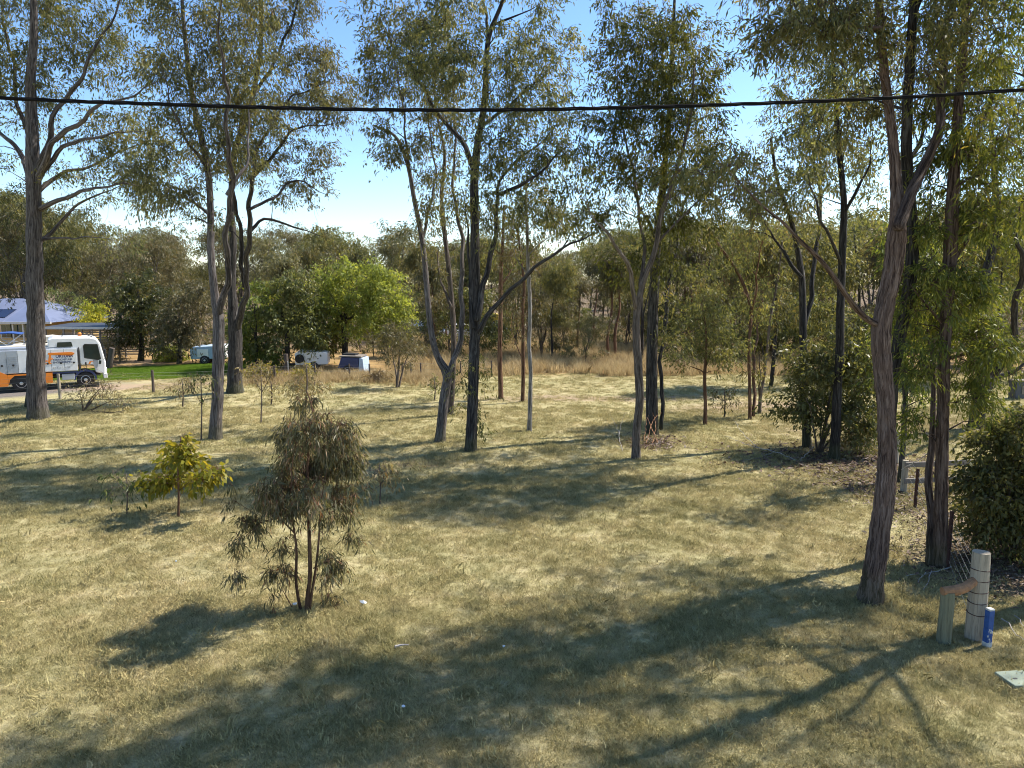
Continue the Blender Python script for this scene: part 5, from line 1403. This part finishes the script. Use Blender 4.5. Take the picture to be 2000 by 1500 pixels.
MB().lathe([(1.85, 1.05), (1.85, 1.12), (1.0, 1.42), (0.3, 1.52)], 32, None).build('roof', M['sheet_white'], t)
MB().lathe([(0.3, 1.5), (0.3, 1.6), (0.05, 1.62)], 14, None).build('lid', M['sheet_white'], t)


def far_car(label, px, Y, mat, rz):
    c = place('parked_car', label, 'car', px, 680, Y, rz)
    MB().prism([(-2.1, 0.35), (2.1, 0.35), (2.15, 0.75), (1.9, 0.95), (0.9, 1.0), (-2.0, 1.0), (-2.15, 0.8)], -0.85, 0.85).build('body', mat, c, 0.08)
    cabn = MB().prism([(-1.9, 1.0), (0.95, 1.0), (0.25, 1.5), (-1.6, 1.52)], -0.76, 0.76).build('cabin', mat, c, 0.06)
    for s in (-1, 1):
        MB().prism([(-1.5, 1.06), (-0.5, 1.06), (-0.5, 1.42), (-1.4, 1.42)], s * 0.765 - 0.004, s * 0.765 + 0.004).build('side_window', M['glass'], c)
        MB().prism([(-0.4, 1.06), (0.65, 1.06), (0.2, 1.42), (-0.4, 1.42)], s * 0.765 - 0.004, s * 0.765 + 0.004).build('side_window', M['glass'], c)
        for xx in (-1.35, 1.35): wheel(c, xx, s * 0.76, 0.32, 0.2, out=s)
    return c


far_car('white car glimpsed between the V-forked gum and the dark gum', 905, 68.0, M['white'], 0.3)
far_car('dark car glimpsed right of the dark straight gum', 955, 70.0, M['navy'], -0.2)
t = place('loader', 'yellow machine far behind the dark straight gum', 'machine', 958, 662, 84.0, 0.0)
MB().prism([(-0.8, 0.9), (0.9, 0.9), (0.9, 1.7), (0.2, 1.8), (0.1, 2.4), (-0.7, 2.4), (-0.8, 1.7)], -0.6, 0.6).build('body', M['yellow'], t, 0.05)
MB().prism([(-0.6, 1.8), (0.0, 1.8), (0.0, 2.3), (-0.6, 2.3)], -0.61, -0.602).build('cab_window', M['glass'], t)
for xx in (-0.6, 0.7):
    for s in (-1, 1): wheel(t, xx, s * 0.65, 0.5, 0.3, out=s)
t = place('utility_cabinet', 'grey cabinet standing far right behind the stout forked gum', 'cabinet', 1984, 806, 33.5)
MB().box((0, 0, 0.42), (0.55, 0.5, 0.84)).build('body', M['dark_roof'], t, 0.02)
MB().box((0, -0.02, 0.87), (0.62, 0.56, 0.06)).build('lid', M['timber_grey'], t, 0.01)
MB().box((0.1, -0.262, 0.45), (0.2, 0.02, 0.4)).build('door', M['timber_grey'], t)

# ------------------------------------------------------------------ fences


def wire_run(pts, r, parent, sag=0.02, name='wire'):
    P_ = []
    for a, b in zip(pts[:-1], pts[1:]):
        a, b = np.array(a, float), np.array(b, float)
        for tt in (0, 0.33, 0.66):
            q_ = a + (b - a) * tt; q_[2] -= sag * 4 * tt * (1 - tt); P_.append(q_)
    P_.append(np.array(pts[-1], float))
    return MB().bar(P_, r, 4).build(name, M['wire'], parent)


def round_post(name, x, y, h, r, mat, parent, seed, lean=(0, 0), cap=True):
    rng = np.random.default_rng(seed)
    pts = np.array([(x, y, float(gz(x, y)) - 0.2)] + [(x + lean[0] * t, y + lean[1] * t, float(gz(x, y)) + h * t) for t in np.linspace(0, 1, 9)])
    rad = r * (1.06 - 0.10 * np.linspace(0, 1, 10))
    V, L, S, B = tube_arrays(pts, rad, 18, 0.10, rng)
    k, fs = 0, []
    for s in S: fs.append(tuple(int(i) for i in L[k:k + s])); k += s
    return MB().add(V, fs).build(name, mat, parent)


# left fence
fx = [(-60, 795), (118, 781), (300, 766), (420, 757), (537, 747), (616, 743), (683, 743), (722, 741), (786, 741), (803, 740), (822, 739), (900, 738), (960, 736)]
lf = empty('wire_fence', (*gp(300, 766), 0.0))
tag(lf, 'post and wire fence along the far side of the lawn before the truck', 'fence')
o0 = np.array(lf.location)
tops = []
for k, (a, b) in enumerate(fx):
    x, y = gp(a, b); h = 1.2 if k < 2 else (1.05 if k == 2 else 0.92)
    round_post('post', x - o0[0], y - o0[1], h, 0.062 if k in (1, 2, 4) else 0.045, M['post_brown'] if k != 1 else M['post_grey'], lf, 600 + k)
    tops.append((x - o0[0], y - o0[1] - 0.06, h))
for fr in (0.30, 0.55, 0.78, 0.93):
    wire_run([(a, b, h * fr) for a, b, h in tops], 0.003, lf)
# stump post, white-faced, near the camper
g_ = gp(560, 735)
st = empty('gate_post', (g_[0], g_[1], 0.0)); tag(st, 'thick old gate post left of the camper trailer, one side bleached white', 'post')
round_post('timber', 0, 0, 1.25, 0.13, M['post_brown'], st, 640)
MB().box((0.115, -0.07, 0.45), (0.05, 0.10, 0.85), rz=0.5).build('bleached_face', M['worn_white'], st)
g_ = gp(213, 722)
st = empty('leaning_post', (g_[0], g_[1], 0.0)); tag(st, 'leaning dark timber post at the green lawn behind the truck mirror', 'post')
round_post('timber', 0, 0, 1.3, 0.16, M['post_brown'], st, 641, (0.3, 0))
MB().bar([(-0.1, -0.1, 0.6), (-2.0, -0.2, 0.5)], 0.05, 6).build('side_rail', M['timber_grey'], st)

# right strainer
rx_, ry_ = gp(1903, 1247)
sf = empty('wire_fence', (rx_, ry_, 0.0))
tag(sf, 'round weathered strainer post with stay log, pickets and wires at the right', 'fence')
ph = 1.33
lean_x, lean_y = 0.01, 0.03
ep = round_post('end_post', 0, 0, ph, 0.125, M['post_grey'], sf, 650, (lean_x, lean_y))
for k, zz in enumerate((0.42, 0.60, 0.76, 0.93, 1.10)):
    rg = []
    for a in np.linspace(0, 2 * math.pi, 19):
        rr = 0.135 - 0.010 * zz / ph
        rg.append((lean_x * zz / ph + rr * math.cos(a), lean_y * zz / ph + rr * math.sin(a), zz + 0.012 * math.sin(a + k)))
    MB().bar(rg, 0.007, 5).build('wire_band', M['rust'], ep)
sx_, sy_ = gp(1843, 1256)
sx_, sy_ = sx_ - rx_, sy_ - ry_
sp_ = round_post('stay_post', sx_, sy_, 0.80, 0.095, M['post_mossy'], sf, 651)
MB().bar([(sx_ - 0.10, sy_ - 0.02, 0.83), (sx_ + 0.12, sy_, 0.835), (sx_ + 0.26, sy_ + 0.02, 0.87), (-0.06, 0.01, 0.93)], [0.06, 0.078, 0.074, 0.065], 12).build('stay_log', M['red_bark_log'], sf)
wt = []
for (px, py, h, k) in ((1846, 1110, 1.12, 0), (1783, 1000, 1.05, 1)):
    x, y = gp(px, py); x -= rx_; y -= ry_
    pk = MB()
    for a in (0.5, 2.6, 4.7):
        pk.box((x + 0.022 * math.cos(a) + 0.10 * 0.5, y + 0.022 * math.sin(a), h / 2 - 0.05), (0.045, 0.009, h + 0.1), rz=a, )
    o = pk.build('steel_picket', M['rust'], sf)
    wt.append((x + 0.05, y, h))
for zz in (0.18, 0.42, 0.60, 0.76, 0.93, 1.08):
    wire_run([(lean_x, 0.02, zz), (wt[0][0], wt[0][1], zz * 0.92), (wt[1][0], wt[1][1], zz * 0.92), (*(np.array(gp(1765, 960)) - [rx_, ry_]), zz * 0.92)], 0.0035, sf, 0.03)
# blue marker post
bx_, by_ = gp(1927, 1262)
bp = empty('marker_post', (bx_, by_, float(gz(bx_, by_))))
tag(bp, 'short square blue-painted post beside the strainer post', 'post')
MB().box((0.0, 0, 0.285), (0.095, 0.085, 0.57), rz=0.25).build('painted_stake', M['blue_post'], bp, 0.006)
MB().box((0.0, 0, 0.585), (0.092, 0.082, 0.03), rz=0.25).build('bare_top', M['worn_white'], bp, 0.006)
MB().box((0.0, 0, 0.03), (0.102, 0.092, 0.10), rz=0.25).build('chipped_foot', M['worn_white'], bp, 0.006)
rngc = random.Random(5)
for k in range(9):
    MB().box((rngc.uniform(-.03, .03), -0.046, rngc.uniform(0.08, 0.3)), (0.018, 0.012, rngc.uniform(.01, .03)), rz=0.25).build('paint_chip', M['worn_white'], bp)
# timber rails further back
rx2, ry2 = gp(1764, 966)
rf2 = empty('rail_fence', (rx2, ry2, 0.0))
tag(rf2, 'grey two-rail timber fence behind the twin-trunked gum', 'fence')
pp = [gp(1764, 966), gp(1840, 962), gp(1925, 958)]
for k, (x, y) in enumerate(pp):
    round_post('post', x - rx2, y - ry2, 0.86, 0.075, M['post_grey'], rf2, 660 + k)
for zz in (0.38, 0.80):
    for (a, b) in zip(pp[:-1], pp[1:]):
        c = ((a[0] + b[0]) / 2 - rx2, (a[1] + b[1]) / 2 - ry2 - 0.09, zz)
        MB().box(c, (math.hypot(b[0] - a[0], b[1] - a[1]) + 0.1, 0.05, 0.13), rz=math.atan2(b[1] - a[1], b[0] - a[0])).build('rail', M['timber_grey'], rf2, 0.01)
g_ = gp(1748, 905)
st = empty('grey_post', (g_[0], g_[1], 0.0)); tag(st, 'lone grey timber post just right of the big red-brown trunk', 'post')
round_post('timber', 0, 0, 0.95, 0.085, M['post_grey'], st, 665)

# ------------------------------------------------------------------ overhead cable
cyl = []
for px, py in ((-700, 152), (0, 191), (300, 203), (600, 212), (850, 215), (1100, 213), (1400, 205), (1700, 193), (2000, 175), (2700, 122)):
    cyl.append(at(px, py, 8.6))
cp, cr = smooth_path(np.array(cyl), np.full(len(cyl), 0.012), 0.06)
cab_o = empty('power_cable', tuple(cp[len(cp) // 2]))
tag(cab_o, 'black twisted overhead cable crossing the whole top of the picture', 'cable')
for k in range(3):
    ang = np.arange(len(cp)) * 0.35 + k * 2.094
    q_ = cp - np.array(cab_o.location) + np.stack([np.zeros(len(cp)), 0.011 * np.cos(ang), 0.011 * np.sin(ang)], -1)
    link_mesh('strand', tubes_mesh('strand', [tube_arrays(q_, cr, 6)]), M['cable'], cab_o)

# ------------------------------------------------------------------ pit lid, sticks, scraps
lx_, ly_ = gp(1995, 1336)
pl = empty('pit_lid', (lx_, ly_, float(gz(lx_, ly_)) + 0.02), 0.12)
tag(pl, 'pale green rectangular concrete service pit lid in the grass, right edge', 'pit lid')
MB().box((0.05, 0, 0.02), (0.62, 0.36, 0.07)).build('slab', M['concrete'], pl, 0.01)
MB().box((-0.12, -0.02, 0.056), (0.05, 0.03, 0.006)).build('lifting_slot', M['black'], pl)


def dead_branch(label, base_px, branches, seed, mat='stick', r=0.018, cat='fallen branch'):
    rng = np.random.default_rng(seed)
    x0, y0 = gp(*base_px)
    e = tag(empty('dead_branch', (x0, y0, float(gz(x0, y0)))), label, cat)
    for bi, b in enumerate(branches):
        pts = []
        for (px, py, h) in b:
            x, y = gp(px, py); pts.append((x - x0, y - y0, h))
        p_, r_ = smooth_path(np.array(pts, float), np.linspace(r * (1 if bi == 0 else .65), r * .3, len(pts)), 0.12)
        p_ = p_ + rng.normal(size=p_.shape) * 0.012
        V, L, S, B = tube_arrays(p_, r_, 5)
        fs, k = [], 0
        for s in S: fs.append(tuple(int(i) for i in L[k:k + s])); k += s
        MB().add(V, fs).build('bough' if bi == 0 else 'twig', M[mat], e)
    return e


dead_branch('grey fallen branches lying on the lawn left of the thicket', (1480, 880), [[(1560, 905, 0.05), (1510, 890, 0.15), (1460, 875, 0.1), (1415, 868, 0.3)], [(1510, 890, .12), (1470, 900, .05), (1430, 905, .1)], [(1480, 880, .1), (1450, 862, .3), (1435, 850, .5)], [(1560, 905, .05), (1600, 880, .3), (1640, 862, .4)]], 701)
dead_branch('thin forked dry twigs on the grass below the fence picket', (1830, 1120), [[(1858, 1112, 0.06), (1830, 1118, 0.05), (1795, 1122, 0.03), (1770, 1125, 0.05)], [(1820, 1120, .05), (1812, 1140, .04), (1802, 1152, .02)], [(1810, 1120, .05), (1790, 1135, .03)]], 702, r=0.014)
dead_branch('dark fallen twigs on the grass right of the blue post', (1970, 1240), [[(1955, 1212, 0.05), (1968, 1222, 0.06), (1985, 1242, 0.04), (2004, 1256, 0.05)], [(1985, 1206, .06), (1995, 1220, .05), (2004, 1232, .06)]], 703, r=0.012)
dead_branch('pale leafless twigs standing beside the bent slender gum', (1212, 885), [[(1215, 880, 0.02), (1205, 860, 0.45), (1190, 850, 0.8)], [(1208, 868, .35), (1215, 855, .7), (1222, 850, .9)], [(1212, 875, .1), (1195, 872, .3)]], 704, r=0.012)
dead_branch('short bleached stick lying in the shade on the front lawn', (785, 1271), [[(770, 1272, 0.05), (785, 1270, 0.055), (798, 1269, 0.05)]], 705, r=0.022, cat='stick')
dead_branch('brown heap of dead sticks at the foot of the black thick trunk', (1270, 866), [[(1285, 868, 0.02), (1270, 860, 0.5), (1255, 850, 0.9)], [(1262, 868, .02), (1275, 855, .6), (1290, 850, .8)], [(1275, 868, .02), (1280, 858, .5), (1272, 850, .9)], [(1258, 866, .02), (1262, 855, .6), (1270, 848, .8)]], 706, mat='red_bark_log', r=0.02)
dead_branch('curved pale dead bough hanging on the twin-trunked gum', (1790, 935), [[(1840, 1000, 2.0), (1815, 1010, 1.75), (1790, 1000, 1.3), (1755, 985, 0.9)], [(1815, 1010, 1.75), (1800, 985, 1.6)]], 707, r=0.022)
for k, (px, py, lab) in enumerate(((710, 1186, 'crumpled white scrap right of the bushy young eucalypt'), (577, 1190, 'white scrap at the foot of the bushy young eucalypt'), (788, 1390, 'small white scrap in the shade on the front lawn'), (344, 1101, 'tiny pale blue scrap on the sunny left lawn'), (984, 1265, 'tiny white scrap at the edge of the long tree shadow'))):
    x, y = gp(px, py); rr = random.Random(800 + k)
    m_ = MB(); n_ = 7
    r0 = (0.065, 0.05, 0.03, 0.03, 0.025)[k]
    vs = [(0, 0, r0 * 0.7)] + [(r0 * rr.uniform(.5, 1.2) * math.cos(a), r0 * rr.uniform(.4, .9) * math.sin(a), rr.uniform(0, r0 * .6)) for a in np.linspace(0, 6.28, n_, endpoint=False)] + [(0, 0, -0.02)]
    fs = [(0, 1 + i, 1 + (i + 1) % n_) for i in range(n_)] + [(n_ + 1, 1 + (i + 1) % n_, 1 + i) for i in range(n_)]
    o = m_.add(vs, fs).build('paper_scrap', M['scrap' if k != 3 else 'pale_blue'])
    o.location = (x, y, float(gz(x, y)) + 0.045)
    tag(o, lab, 'litter')
